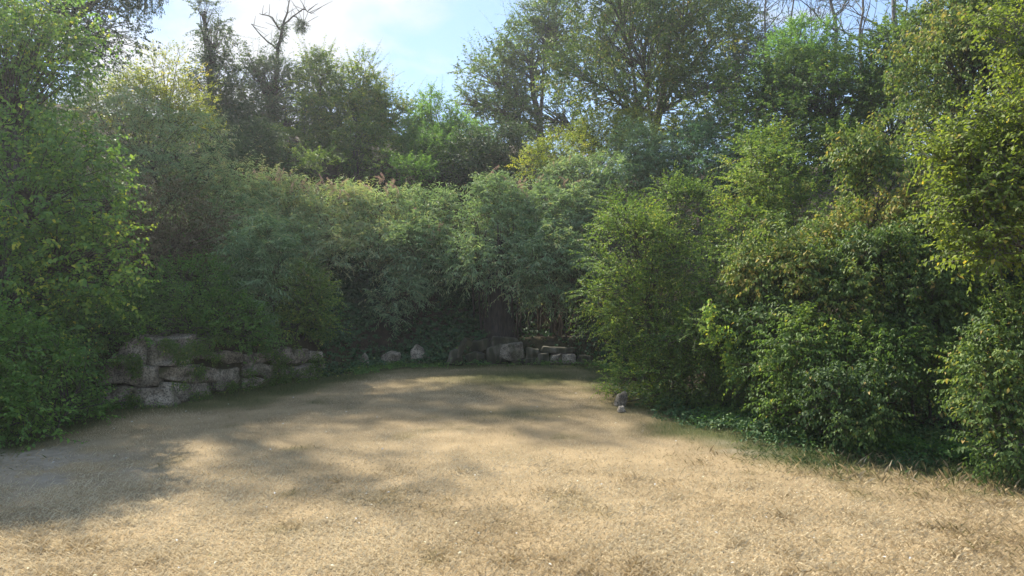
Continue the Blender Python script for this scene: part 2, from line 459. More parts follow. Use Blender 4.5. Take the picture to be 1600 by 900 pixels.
def tn(scale, detail=5, rough=.6, vec=None):
    n = N('ShaderNodeTexNoise'); n.inputs['Scale'].default_value = scale; n.inputs['Detail'].default_value = detail; n.inputs['Roughness'].default_value = rough
    K(vec or tcn.outputs['Object'], n.inputs['Vector']); return n
na = tn(120, 6, .65); nb = tn(1.3, 4); nc = tn(7, 5)
r1 = ramp(t, [(.30, (.15, .112, .065)), (.45, (.265, .205, .125)), (.60, (.39, .31, .195)), (.75, (.51, .42, .28))]); K(na.outputs['Fac'], r1.inputs[0])
r2 = ramp(t, [(.35, (.76, .73, .66)), (.65, (1.15, 1.09, 1.0))]); K(nb.outputs['Fac'], r2.inputs[0])
mu = N('ShaderNodeMixRGB'); mu.blend_type = 'MULTIPLY'; mu.inputs['Fac'].default_value = 1; K(r1.outputs[0], mu.inputs['Color1']); K(r2.outputs[0], mu.inputs['Color2'])
rg = ramp(t, [(.3, (.035, .045, .014)), (.6, (.085, .095, .03)), (.8, (.16, .15, .06))]); K(na.outputs['Fac'], rg.inputs[0])
ag = N('ShaderNodeAttribute'); ag.attribute_name = 'green'
mg = N('ShaderNodeMixRGB'); K(ag.outputs['Fac'], mg.inputs['Fac']); K(mu.outputs[0], mg.inputs['Color1']); K(rg.outputs[0], mg.inputs['Color2'])
rb = ramp(t, [(.3, (.20, .165, .12)), (.7, (.36, .31, .24))]); K(nc.outputs['Fac'], rb.inputs[0])
ab = N('ShaderNodeAttribute'); ab.attribute_name = 'bare'
mb = N('ShaderNodeMixRGB'); K(ab.outputs['Fac'], mb.inputs['Fac']); K(mg.outputs[0], mb.inputs['Color1']); K(rb.outputs[0], mb.inputs['Color2'])
rl = ramp(t, [(.3, (.018, .014, .009)), (.55, (.05, .038, .024)), (.75, (.10, .075, .045))]); K(nc.outputs['Fac'], rl.inputs[0])
al = N('ShaderNodeAttribute'); al.attribute_name = 'litter'
ml = N('ShaderNodeMixRGB'); K(al.outputs['Fac'], ml.inputs['Fac']); K(mb.outputs[0], ml.inputs['Color1']); K(rl.outputs[0], ml.inputs['Color2'])
pr = N('ShaderNodeBsdfPrincipled'); pr.inputs['Roughness'].default_value = .95; pr.inputs['Specular IOR Level'].default_value = .1
K(ml.outputs[0], pr.inputs['Base Color'])
bu = N('ShaderNodeBump'); bu.inputs['Strength'].default_value = .5; bu.inputs['Distance'].default_value = .01; K(na.outputs['Fac'], bu.inputs['Height']); K(bu.outputs[0], pr.inputs['Normal'])
o = N('ShaderNodeOutputMaterial'); K(pr.outputs[0], o.inputs[0])
GROUND = m
g = mesh_np('ground', np.stack([X, Y, Z], 1), Q, GROUND, None,
            {'green': greenness(X, Y) * (sdist < 0.6), 'bare': bareness(X, Y), 'litter': sstep(-.15, .5, sdist + (n2(X, Y, 1.5, 91) - .5) * .6)}, smooth=True)
tag(g, 'dry straw coloured lawn rising into a wooded bank', None, None, 'structure')

# ------------------------------------------------------------------ grass blades
def blade_mesh(x, y, z, h, w, lean, az, rng):
    n = len(x)
    b = np.stack([x, y, z], 1)
    dv = np.stack([np.cos(az) * np.sin(lean), np.sin(az) * np.sin(lean), np.cos(lean)], 1)
    sdv = np.stack([-np.sin(az), np.cos(az), rng.normal(0, .2, n)], 1)
    mid = b + dv * (h * .55)[:, None]
    tip = mid + nrm(dv + np.stack([np.cos(az), np.sin(az), -rng.uniform(.1, .9, n)], 1) * .5) * (h * .5)[:, None]
    W = (w * .5)[:, None]
    V = np.stack([b - sdv * W, b + sdv * W, mid + sdv * W * .5, tip], 1).reshape(-1, 3)
    i = np.arange(n)[:, None] * 4; near = rng.random(n) > (y - 6) / 3.5
    return V, np.concatenate([i[near] + [[0, 1, 2]], i[near] + [[0, 2, 3]], i[~near] + [[0, 1, 3]]])

straw, t = newmat('straw_blade'); N = t.nodes.new; K = t.links.new
at = N('ShaderNodeAttribute'); at.attribute_name = 'tint'
r = ramp(t, [(0, (.70, .605, .42)), (.25, (.585, .485, .315)), (.45, (.43, .325, .185)), (.62, (.29, .225, .11)), (.75, (.16, .17, .06)), (1, (.06, .10, .03))]); K(at.outputs['Fac'], r.inputs[0])
pr = N('ShaderNodeBsdfPrincipled'); pr.inputs['Roughness'].default_value = .6; pr.inputs['Specular IOR Level'].default_value = .25; K(r.outputs[0], pr.inputs['Base Color'])
tr = N('ShaderNodeBsdfTranslucent'); K(r.outputs[0], tr.inputs['Color'])
mi = N('ShaderNodeMixShader'); mi.inputs[0].default_value = .3; K(pr.outputs[0], mi.inputs[1]); K(tr.outputs[0], mi.inputs[2])
o = N('ShaderNodeOutputMaterial'); K(mi.outputs[0], o.inputs[0])

rng = np.random.default_rng(5)
nb_ = 620000
u = rng.random(nb_)
yy = 4.2 * (19.0 / 4.2) ** (u ** 1.0)                      # denser near the camera
xx = (rng.random(nb_) - .5) * 2 * (yy * .74 + .4)
sd_ = clear_dist(xx, yy); keep = (sd_ < .3)
tus = n2(xx, yy, 3.2, 61, 3); keep &= rng.random(nb_) < (.45 + 1.2 * np.clip(tus - .35, 0, 1))
keep &= rng.random(nb_) > bareness(xx, yy) * .85
xx, yy, sd_, tus = xx[keep], yy[keep], sd_[keep], tus[keep]; n = len(xx)
gr = greenness(xx, yy); dist = yy
h = rng.uniform(.02, .07, n) * (1 + .5 * sstep(.6, .8, tus)) * (1 + .7 * gr)
w = rng.uniform(.0012, .0026, n) * (.7 + .1 * dist)
lean = rng.uniform(.35, 1.4, n); az = rng.uniform(0, 6.283, n)
ti = np.clip(rng.beta(1.6, 3.2, n) * .6 + (n2(xx, yy, .7, 12, 4) - .47) * 1.1 + .12 * sstep(.6, .8, tus) + gr * rng.uniform(.55, 1.0, n), 0, 1)
V, T = blade_mesh(xx, yy, ground_z(xx, yy) - .004, h, w, lean, az, rng)
o = mesh_np('dry_grass', V, T, straw, None, {'tint': np.repeat(ti, 4)})
tag(o, 'short dry straw grass covering the clearing', 'grass', None, 'stuff')

# taller grass along the edges of the clearing
nb_ = 120000
yy = rng.uniform(5.2, 18.6, nb_); xx = (rng.random(nb_) - .5) * 2 * (yy * .74 + .3)
sd_ = clear_dist(xx, yy)
c_ = n2(xx, yy, 1.6, 23, 3)
keep = (sd_ > -1.3 - .5 * (xx > 1.5) * (yy < 11) + .9 * rng.random(nb_) + (.6 - c_) * 1.4) & (sd_ < .45)
xx, yy, sd_ = xx[keep], yy[keep], sd_[keep]; n = len(xx)
h = rng.uniform(.05, .14, n) * (.8 + .4 * (xx > 0)); w = rng.uniform(.0016, .0034, n)
ti = np.clip(rng.normal(.42, .2, n) + greenness(xx, yy) * .45, 0, 1)
V, T = blade_mesh(xx, yy, ground_z(xx, yy) - .01, h, w, rng.uniform(.05, .9, n), rng.uniform(0, 6.283, n), rng)
o = mesh_np('edge_grass', V, T, straw, None, {'tint': np.repeat(ti, 4)})
tag(o, 'taller mixed green and straw grass along the clearing edge', 'grass', None, 'stuff')

# ------------------------------------------------------------------ stones
stone_m, t = newmat('limestone'); N = t.nodes.new; K = t.links.new
oi = N('ShaderNodeObjectInfo'); g_ = N('ShaderNodeTexCoord')
va = N('ShaderNodeVectorMath'); va.operation = 'ADD'; K(g_.outputs['Object'], va.inputs[0])
cmb = N('ShaderNodeCombineXYZ'); mlt = N('ShaderNodeMath'); mlt.operation = 'MULTIPLY'; mlt.inputs[1].default_value = 37; K(oi.outputs['Random'], mlt.inputs[0]); K(mlt.outputs[0], cmb.inputs[0]); K(cmb.outputs[0], va.inputs[1])
n1 = N('ShaderNodeTexNoise'); n1.inputs['Scale'].default_value = 4.5; n1.inputs['Detail'].default_value = 8; n1.inputs['Roughness'].default_value = .7; K(va.outputs[0], n1.inputs[0])
n2_ = N('ShaderNodeTexNoise'); n2_.inputs['Scale'].default_value = 38; n2_.inputs['Detail'].default_value = 5; K(va.outputs[0], n2_.inputs[0])
n3_ = N('ShaderNodeTexNoise'); n3_.inputs['Scale'].default_value = 2.2; n3_.inputs['Detail'].default_value = 5; K(va.outputs[0], n3_.inputs[0])
ra = ramp(t, [(.3, (.055, .045, .032)), (.42, (.18, .150, .112)), (.56, (.36, .31, .245)), (.72, (.55, .49, .40))]); K(n1.outputs['Fac'], ra.inputs[0])
rb_ = ramp(t, [(.38, (.30, .28, .25)), (.55, (1.15, 1.12, 1.08))]); K(n2_.outputs['Fac'], rb_.inputs[0])
mm = N('ShaderNodeMixRGB'); mm.blend_type = 'MULTIPLY'; mm.inputs['Fac'].default_value = .85; K(ra.outputs[0], mm.inputs['Color1']); K(rb_.outputs[0], mm.inputs['Color2'])
rm_ = ramp(t, [(.52, (0, 0, 0)), (.62, (1, 1, 1))]); K(n3_.outputs['Fac'], rm_.inputs[0])
am = N('ShaderNodeAttribute'); am.attribute_name = 'moss'
m2_ = N('ShaderNodeMath'); m2_.operation = 'MULTIPLY'; K(rm_.outputs[0], m2_.inputs[0]); K(am.outputs['Fac'], m2_.inputs[1])
mx_ = N('ShaderNodeMixRGB'); K(m2_.outputs[0], mx_.inputs['Fac']); K(mm.outputs[0], mx_.inputs['Color1']); mx_.inputs['Color2'].default_value = (.055, .060, .02, 1)
pr = N('ShaderNodeBsdfPrincipled'); pr.inputs['Roughness'].default_value = .93; K(mx_.outputs[0], pr.inputs['Base Color'])
bu = N('ShaderNodeBump'); bu.inputs['Strength'].default_value = .9; bu.inputs['Distance'].default_value = .03; K(n1.outputs['Fac'], bu.inputs['Height'])
bu2 = N('ShaderNodeBump'); bu2.inputs['Strength'].default_value = .8; bu2.inputs['Distance'].default_value = .01; K(n2_.outputs['Fac'], bu2.inputs['Height']); K(bu.outputs[0], bu2.inputs['Normal']); K(bu2.outputs[0], pr.inputs['Normal'])
o = N('ShaderNodeOutputMaterial'); K(pr.outputs[0], o.inputs[0])

def stone(outline, dist, depth=.45, parent=None, name='stone', seed=0, moss=.6, ground=0.0, rough=1.0, mat=None):
    """outline: corner list in photograph pixels, laid out on the wall's face at its distance"""
    rng = np.random.default_rng(seed + 400)
    pts = np.array([P(x_, y_, dist(x_) if callable(dist) else dist) for x_, y_ in outline])
    c = pts.mean(0)
    # resample the perimeter, keeping the corners sharp
    n = 40; seg = np.linalg.norm(np.roll(pts, -1, 0) - pts, axis=1); cum = np.concatenate([[0], np.cumsum(seg)])
    q = np.linspace(0, cum[-1], n, endpoint=False); per = []
    for s_ in q:
        k_ = min(np.searchsorted(cum, s_, side='right') - 1, len(pts) - 1); f_ = (s_ - cum[k_]) / max(seg[k_], 1e-6)
        per.append(pts[k_] * (1 - f_) + pts[(k_ + 1) % len(pts)] * f_)
    per = np.array(per)
    tang = nrm(pts[np.argmax(pts[:, 0])] - pts[np.argmin(pts[:, 0])]) * [1, 1, 0]; tang = nrm(tang)
    back_ = np.array([-tang[1], tang[0], 0]); back_ = back_ if back_[1] > 0 else -back_
    per = per + nrm(per - c) * ((noise3(per * 9 + seed, 3) - .5) * .05 * rough)[:, None]
    rings = []; sz = np.abs(per - c).max()
    for s_, dp in [(.85, depth), (1.0, depth * .8), (1.01, depth * .3), (1.0, .05), (.975, .012), (.86, .0), (.68, .0), (.46, .0), (.22, .0)]:
        rings.append(c + (per - c) * s_ + back_ * dp)
    V = np.concatenate(rings + [(c + back_ * depth)[None], c[None]])
    # split faces: the deepest of a few tilted planes, plus small breaks
    u_ = (V - c) @ tang; v_ = V[:, 2] - c[2]
    pl_ = np.max([u_ * rng.uniform(-.28, .28) + v_ * rng.uniform(-.45, .3) + rng.uniform(-.03, .02) for _ in range(4)], 0)
    front = np.clip(1 - ((V - c) @ back_) / (depth * .5), 0, 1)
    crk = np.round(noise3(V * [5, 5, 9] + seed * 3, 8) * 3) / 3 * .045 + (noise3(V * 14 + seed, 6) - .5) * .03
    V = V + back_ * ((pl_ + crk * rough) * front)[:, None]
    nr = len(rings)
    i = np.arange(n); i2 = (i + 1) % n; F = []
    for r_ in range(nr - 1): F.append(np.stack([r_ * n + i, r_ * n + i2, (r_ + 1) * n + i2, (r_ + 1) * n + i], 1))
    T = np.concatenate([np.stack([i2, i, np.full(n, nr * n)], 1), np.stack([(nr - 1) * n + i, (nr - 1) * n + i2, np.full(n, nr * n + 1)], 1)])
    hz_ = V[:, 2]; ms = np.clip(moss * (.5 + .9 * (hz_ - hz_.min()) / max(.01, hz_.max() - hz_.min())), 0, 1)
    o_ = mesh_np(name, V - (parent.location if parent else c), [np.concatenate(F), T], mat or stone_m, parent, {'moss': ms}, smooth=False)
    if not parent: o_.location = c
    return o_

LW = empty('stone_wall', (-5.6, 12.9, 0), 'tumbled dry stone retaining wall of big grey blocks on the left', 'wall')
dl = lambda x_: 12.05 + max(0, x_ - 270) * .0140 + max(0, x_ - 150) * .0012
left = [
 ([(140, 606), (152, 575), (170, 556), (196, 572), (240, 574), (240, 604), (214, 607), (190, 598), (165, 603)], 0, .15),
 ([(138, 645), (145, 614), (185, 606), (230, 608), (262, 610), (268, 640), (240, 650), (190, 648)], -.05, .35),
 ([(175, 565), (188, 536), (215, 524), (248, 530), (250, 572), (205, 573), (190, 570)], .25, .3),
 ([(238, 572), (242, 540), (275, 536), (312, 545), (316, 556), (298, 568), (262, 573)], .12, .5),
 ([(276, 545), (280, 528), (304, 523), (306, 541), (300, 546)], .28, .2),
 ([(302, 546), (306, 530), (350, 527), (352, 532), (325, 546)], .32, .2),
 ([(312, 562), (318, 550), (350, 552), (368, 554), (366, 563), (330, 562)], .18, .2),
 ([(350, 562), (356, 548), (380, 550), (384, 566), (362, 570)], .16, .6),
 ([(264, 592), (270, 575), (308, 570), (330, 574), (352, 578), (356, 596), (300, 600)], .08, .75),
 ([(262, 625), (266, 598), (300, 600), (338, 598), (340, 622), (300, 630)], .06, 1.0),
 ([(340, 610), (344, 580), (378, 574), (384, 606), (360, 615)], .1, .9),
 ([(384, 572), (388, 556), (402, 552), (404, 566), (396, 572)], .1, .2),
 ([(405, 566), (407, 552), (432, 548), (430, 562), (412, 567)], .04, .15),
 ([(432, 570), (436, 548), (456, 543), (460, 562), (450, 570)], .05, .3),
 ([(458, 568), (462, 548), (484, 546), (486, 562), (478, 568)], .08, .5),
 ([(484, 565), (486, 549), (508, 550), (506, 562)], .12, .5),
 ([(386, 590), (388, 574), (410, 568), (434, 572), (440, 592), (428, 595), (404, 586)], 0, .35),
 ([(378, 612), (384, 592), (408, 590), (432, 602), (434, 612), (400, 618)], .05, .75),
 ([(438, 590), (440, 577), (448, 574), (453, 582), (448, 592)], .05, .1),
 ([(458, 592), (460, 576), (494, 568), (500, 576), (508, 588), (490, 592), (476, 594)], -.02, .25),
 ([(503, 577), (505, 569), (511, 570), (511, 577)], .05, 0),
]
for k_, (ol, dd_, ms_) in enumerate(left):
    stone(ol, (lambda x_, dd_=dd_: dl(x_) + dd_), .5, LW, seed=k_, moss=ms_)

DARKB = bark_mat('bark_deep_brown', (.02, .015, .011), (.075, .058, .042), 5)  # darkest brown bark, for the old trunk and thin stems
earth_shade_m = bark_mat('earthy_shaded_stone', (.035, .028, .02), (.17, .145, .11), 1.6, (.05, .05, .022))  # earth brown of the mound; on the limestone blocks it paints in shade
BW = empty('stone_wall', (1.0, 17.8, 0), 'low shaded stone terrace wall under the old trunk at the back', 'wall')
bk = [
 ([(722, 572), (727, 556), (740, 551), (758, 555), (756, 572)], .0, .35), ([(732, 550), (738, 534), (762, 530), (766, 544), (752, 550)], .2, .6),
 
 ([(758, 572), (760, 545), (782, 538), (800, 542), (802, 572)], .05, .5), ([(762, 542), (770, 526), (808, 530), (812, 542), (790, 540)], .25, .7),
 ([(780, 560), (784, 540), (816, 536), (820, 560), (800, 566)], -.02, .25),
 ([(800, 574), (803, 562), (838, 560), (842, 574)], 0, .6), ([(820, 562), (822, 545), (842, 548), (844, 560)], .05, .2),
 ([(838, 572), (840, 553), (858, 552), (862, 572)], .05, .4), ([(858, 570), (862, 556), (878, 553), (880, 570)], .0, .1),
 ([(878, 569), (880, 555), (900, 555), (902, 569)], 0, .05), ([(842, 552), (850, 543), (898, 545), (900, 553)], .15, .6), ([(900, 570), (904, 556), (925, 558), (926, 571)], .15, .5),
]
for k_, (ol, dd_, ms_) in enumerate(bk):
    stone(ol, 17.75 + dd_, .5, BW, seed=50 + k_, moss=min(1, ms_ + .3), rough=.7, mat=None if k_ in (4, 8, 9) else earth_shade_m)
def lone(ol, d_, dep, lab, seed, ms_, name='boulder', cat='boulder', grp='loose boulders at the foot of the bank'):
    o_ = stone(ol, d_, dep, None, name, seed, ms_, mat=earth_shade_m if seed in (83, 84) else None); return tag(o_, lab, cat, grp)
lone([(639, 568), (641, 548), (648, 539), (662, 550), (670, 560), (668, 571)], 17.7, .4, 'pale pointed boulder standing alone before the dark ivy bank', 80, .1)
lone([(556, 580), (560, 560), (567, 553), (573, 562), (575, 578)], 17.0, .3, 'narrow upright pale stone among the ivy left of the pointed boulder', 81, .5)
lone([(592, 572), (596, 556), (608, 550), (622, 552), (624, 568), (606, 571)], 17.5, .4, 'flat grey boulder between narrow stone and pointed boulder', 82, .4)
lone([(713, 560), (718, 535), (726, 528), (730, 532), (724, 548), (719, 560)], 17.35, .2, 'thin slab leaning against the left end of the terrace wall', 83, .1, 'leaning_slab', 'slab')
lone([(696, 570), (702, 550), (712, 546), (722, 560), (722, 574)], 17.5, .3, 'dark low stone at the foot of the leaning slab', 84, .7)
lone([(962, 636), (968, 622), (980, 614), (984, 624), (978, 637)], 12.1, .3, 'grey slanted stone under the sunlit rounded bush', 85, .8)
lone([(968, 645), (970, 638), (977, 636), (979, 645)], 11.6, .2, 'small low stone under the sunlit rounded bush', 86, .8)

# ------------------------------------------------------------------ old trunk
def old_trunk():
    rng = np.random.default_rng(21); d_ = 18.6
    b = P(780, 522, d_); b[2] = gz(b[0], b[1]) - .1
    root = empty('old_trunk', tuple(b), 'thick fibrous old trunk standing on the terrace wall in the middle', 'tree trunk')
    ns, nz_ = 40, 26; top = P(772, 375, d_)
    V = []
    for q in range(nz_):
        f_ = q / (nz_ - 1); c_ = b + (top - b) * f_; c_[0] += math.sin(f_ * 3) * .06
        r_ = .34 * (1 + .35 * math.exp(-f_ * 7)) * (1 - .25 * f_)
        for s_ in range(ns):
            a_ = s_ / ns * 6.2832
            rr = r_ * (1 + .20 * (noise3(np.array([math.cos(a_) * 4.5, math.sin(a_) * 4.5, f_ * 1.2]), 2) - .5) + .16 * (noise3(np.array([math.cos(a_) * 11, math.sin(a_) * 11, f_ * 2.5]), 5) - .5))
            V.append(c_ + np.array([math.cos(a_), math.sin(a_), 0]) * rr)
    V = np.array(V); i = np.arange(nz_ - 1)[:, None] * ns; j = np.arange(ns)[None]; j2 = (j + 1) % ns
    F = np.stack([i + j, i + j2, i + ns + j2, i + ns + j], -1).reshape(-1, 4)
    lines = []
    for q in range(16):      # clasping stems
        a_ = rng.uniform(0, 6.28); s_ = b + np.array([math.cos(a_), math.sin(a_), 0]) * rng.uniform(.34, .5); e_ = top + np.array([math.cos(a_) * .5, math.sin(a_) * .5, rng.uniform(-.4, .6)])
        lines.append((wobble(s_, e_, 8, .06, rng), np.linspace(rng.uniform(.015, .05), .01, 8)))
    V2, F2 = tubes(lines, 5)
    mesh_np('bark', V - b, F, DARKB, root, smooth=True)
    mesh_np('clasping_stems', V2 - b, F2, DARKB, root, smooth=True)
old_trunk()

# thin stems, each its own sapling
rs = random.Random(9)
def sapling(px, d_, ytop, rad, seed, lean=0):
    rng = np.random.default_rng(seed); x0 = (px - 800) / FPX * d_; z0 = gz(x0, d_) - .05
    b = np.array([x0, d_, z0]); top = P(px + lean, ytop, d_)
    lines = [(wobble(b, top, 9, .07, rng), np.linspace(rad, rad * .5, 9))]
    for q in range(5):
        s_ = lines[0][0][rng.integers(2, 9)]; e_ = s_ + rng.normal(0, .3, 3) + [0, 0, .4]
        lines.append((wobble(s_, e_, 5, .04, rng), np.linspace(rad * .4, .004, 5)))
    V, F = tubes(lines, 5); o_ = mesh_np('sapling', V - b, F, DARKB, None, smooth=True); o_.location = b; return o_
sap = [(812, 18.9, 430, .03, 5), (828, 19.0, 420, .035, -4), (846, 19.1, 430, .028, 6), (862, 18.8, 430, .045, 8), (884, 18.7, 430, .03, 10), (898, 18.9, 420, .035, 22), (912, 18.8, 440, .028, 26), (742, 19.2, 430, .03, -6)]
words = ['thin brown stem just right of the old trunk', 'second thin stem right of the old trunk', 'thin stem midway between old trunk and sunlit bush', 'stouter dark stem above the terrace wall', 'upright stem above the pale block of the terrace wall',
         'right leaning stem in the shaded thicket', 'last leaning stem before the sunlit rounded bush', 'thin stem left of the old trunk']
for (px, d_, yt, rd_, ln), wd_ in zip(sap, words):
    tag(sapling(px, d_, yt, rd_, int(px), ln), wd_, 'sapling', 'thin stems beside the old trunk')
stems_r = [(1418, 10.4, 500), (1436, 10.1, 510), (1452, 10.2, 480), (1470, 10.3, 500), (1486, 10.6, 470)]
wr = ['thin brown stem at the left of the right hand stem cluster', 'second thin stem of the right hand stem cluster', 'tall curved stem in the middle of the right hand stem cluster', 'forked thin stem in the right hand stem cluster', 'outer thin stem beside the light gap on the right']
for (px, d_, yt), w_ in zip(stems_r, wr):
    tag(sapling(px, d_, yt, .022, int(px), rs.uniform(-14, 14)), w_, 'sapling', 'bare stems under the right thicket')

# ------------------------------------------------------------------ ground cover
def cover(name, label, cat, region, n, sp, mat, tint, scale, seed, hmax=.18, kind='stuff'):
    """region: function (x,y)->weight 0..1, sampled over a box"""
    rng = np.random.default_rng(seed); (x0, x1, y0, y1), fn = region
    x_ = rng.uniform(x0, x1, n * 3); y_ = rng.uniform(y0, y1, n * 3)
    k_ = rng.random(n * 3) < fn(x_, y_) * np.clip(n2(x_, y_, 1.3, seed) * 2.4 - .6, .05, 1)
    x_ = x_[k_][:n]; y_ = y_[k_][:n]; z_ = ground_z(x_, y_)
    hh = hmax * (n2(x_, y_, 1.1, seed + 1) ** 2 * 2) * rng.random(len(x_))
    p = np.stack([x_, y_, z_ + .02 + hh], 1); d = nrm(rng.normal(0, 1, p.shape) * [1, 1, .4] + [0, -.3, .45])
    S = SP[sp]
    V, T, I = spray(p, d, rng.uniform(.1, .25, len(p)), 6, S, rng, tint + (n2(x_, y_, 1.5, seed + 3) - .5) * .6, scale, droop=.3)
    o_ = mesh_np(name, V, T, mat, None, {'tint': I}); return tag(o_, label, cat, None, kind)
cover('ivy_cover', 'dark ivy blanketing the shaded bank in the middle', 'ivy', ((-5.2, 3.5, 15.5, 21.5), lambda x, y: sstep(-.25, .1, clear_dist(x, y)) * np.where(x > -1.2, .8, 1.)), 9000, 'ivy', M['ivy'], .45, 1.2, 201, .35)
cover('bank_weeds', 'green weeds growing over the left bank and wall top', 'weeds', ((-12, -4.0, 12.4, 18), lambda x, y: sstep(.1, .5, clear_dist(x, y)) * .8), 6000, 'small', M['bright'], .35, 1.5, 202, .5)
cover('foot_weeds', 'low green weeds at the foot of the left wall', 'weeds', ((-7.6, -3.4, 11.5, 17), lambda x, y: sstep(-.55, -.1, clear_dist(x, y)) * (clear_dist(x, y) < .15) * .8), 1800, 'small', M['small'], .4, 1.1, 203, .22)
cover('left_groundcover', 'green weeds along the lawn edge at the left', 'weeds', ((-8.2, -5.2, 7.2, 12), lambda x, y: sstep(-.9, -.1, clear_dist(x, y)) * .9), 3500, 'small', M['bright'], .4, 1.2, 204, .25)
cover('ivy_carpet', 'low ivy and bramble carpet under the right thicket', 'ivy', ((1.9, 8.0, 6.5, 14), lambda x, y: sstep(-.75, .1, clear_dist(x, y) + (n2(x, y, 1.1, 8) - .5) * .9) * .9), 11000, 'small', M['ivy'], .75, 1.35, 205, .22)
cover('nettle_patch', 'bright green leafy patch at the foot of the rounded bush', 'weeds', ((2.2, 6.0, 7.2, 11.5), lambda x, y: sstep(-.5, -.1, clear_dist(x, y)) * (clear_dist(x, y) < 1.0) * sstep(.45, .6, n2(x, y, .9, 88))), 2600, 'small', M['bright'], .35, 1.4, 206, .22)
cover('edge_weeds', 'sparse green weeds along the far end of the lawn', 'weeds', ((-3.5, 3.0, 15.8, 18.2), lambda x, y: sstep(-.8, -.2, clear_dist(x, y)) * (clear_dist(x, y) < .1)), 2200, 'small', M['bright'], .3, 1.2, 207, .16)
# moss and creeper over the wall
def creeper():
    rng = np.random.default_rng(33); n = 8000
    px = rng.uniform(150, 515, n); py = 528 + (635 - 528) * rng.random(n) ** 1.2 - np.clip(px - 300, 0, 300) * .2 * rng.random(n)
    w_ = noise3(np.stack([px / 26, py / 20, px * 0], -1), 5) ; k_ = w_ > .61 - .10 * (px > 240) * (px < 400); px, py = px[k_], py[k_]
    p = np.array([P(a_, b_, dl(a_) - .03) for a_, b_ in zip(px, py)])
    d = nrm(rng.normal(0, .6, p.shape) + [0, -.6, -.3])
    V, T, I = spray(p, d, np.full(len(p), .12), 6, SP['small'], rng, np.full(len(p), .35), 1.0)
    tag(mesh_np('wall_creeper', V, T, M['small'], None, {'tint': I}), 'green creeper and moss hanging over the left wall', 'creeper', None, 'stuff')
creeper()

# fallen pale leaves on the lawn, each countable by eye
rng = np.random.default_rng(44)
def fallen():
    n = 160; y_ = 4.6 + 9 * rng.random(n) ** 1.4; x_ = (rng.random(n) - .5) * 1.4 * y_
    k_ = clear_dist(x_, y_) < -.3; x_, y_ = x_[k_], y_[k_]
    p = np.stack([x_, y_, ground_z(x_, y_) + .03], 1); d = nrm(rng.normal(0, 1, p.shape) * [1, 1, .15]); nv_ = nrm(rng.normal(0, .3, p.shape) + [0, 0, 1])
    V, T, k2 = leaf_arrays(p, d, nv_, np.full(len(p), .035), np.full(len(p), .02), True)
    mt = leaf_mat('fallen_leaf', [(0, (.35, .27, .15)), (.6, (.6, .52, .38)), (1, (.8, .74, .6))], trans=.15)
    tag(mesh_np('fallen_leaves', V, T, mt, None, {'tint': np.repeat(rng.random(len(p)), k2)}), 'pale fallen leaves scattered over the dry lawn', 'leaves', None, 'stuff')
fallen()

# ------------------------------------------------------------------ plants of the left side
plant('broadleaf_tree', 'tall green tree filling the left edge, yellow lit leaf sprays on top', 'tree',
      [(70, 300, 11.3, 130, 120, 1.0), (-50, 190, 13.5, 140, 160, 1.2), (30, 90, 13.2, 120, 110, 1.1), (120, 420, 11.4, 110, 90, .8), (10, 480, 11.0, 110, 90, .9), (-60, 380, 12.5, 100, 120, 1)],
      'hazel', 50000, base=(-8.0, 11.3), trad=.11, shoots=40, shootlen=.8, seed=1, tint=.52, scale=.85)
plant('birch_tree', 'birch with thin hanging branches in the top left corner, unseen upper crown added to shade the lawn', 'tree',
      [(110, -10, 21, 120, 120, 1.8), (30, -120, 21, 150, 140, 2.2), (170, 60, 21, 60, 70, 1.2), (150, -100, 23, 90, 60, 1.8), (60, 110, 21, 120, 110, 1.5), (-100, -60, 20, 140, 160, 2.2), (0, -250, 22, 100, 80, 2.0), (230, -210, 21, 80, 60, 1.8), (310, -140, 26, 80, 42, 1.6), (340, -145, 27, 100, 55, 2.4), (290, -115, 28.5, 80, 42, 2.0), (220, -180, 27, 70, 60, 2.0), (430, -162, 25, 80, 38, 1.8), (440, -135, 28, 90, 48, 2.4)],  # unseen lobes above the frame added to cast the far lawn's shade
      'dark', 88000, base=(-15.2, 22), trad=.11, seed=2, tint=.55, scale=1.0, gap=.38)
plant('yellow_green_tree', 'rounded yellow-green tree beyond the left trees below open sky', 'tree',
      [(262, 160, 25, 74, 82, 1.8), (215, 190, 25, 70, 90, 1.6), (295, 200, 24.5, 45, 55, 1.3)],
      'yellow', 24000, base=(-12.0, 26), trad=.12, seed=3, tint=.5, scale=.95, shoots=20)
plant('green_shrub', 'low green shrub at the lawn edge in the left corner', 'shrub',
      [(60, 600, 10.2, 85, 60, .7), (-30, 560, 9.8, 100, 100, .8), (20, 650, 9.6, 80, 50, .5), (120, 640, 10.9, 40, 40, .4)],
      'bright', 20000, base=(-6.9, 10.0), trunks=8, trad=.02, seed=4, tint=.5, scale=.75, crown='foliage')
plant('hanging_shrub', 'dark green shrub drooping over the left end of the stone wall', 'shrub',
      [(60, 520, 12.0, 110, 80, .9), (120, 500, 12.6, 70, 60, .7), (70, 580, 11.6, 60, 70, .6)],
      'hazel', 15000, base=(-7.7, 12.4), trunks=6, trad=.03, seed=5, tint=.4, scale=.7, crown='foliage')
plant('willow_shrub', 'tall feathery grey-green shrub above the brown thicket', 'shrub',
      [(250, 250, 17.5, 110, 80, 1.2), (180, 210, 17.5, 70, 80, 1.0), (330, 285, 18, 60, 50, .9), (140, 330, 16.5, 60, 80, .8)],
      'budd', 26000, base=(-8.8, 17.6), trunks=7, trad=.04, seed=6, tint=.75, scale=.8, shoots=60, shootlen=1.0, crown='foliage')
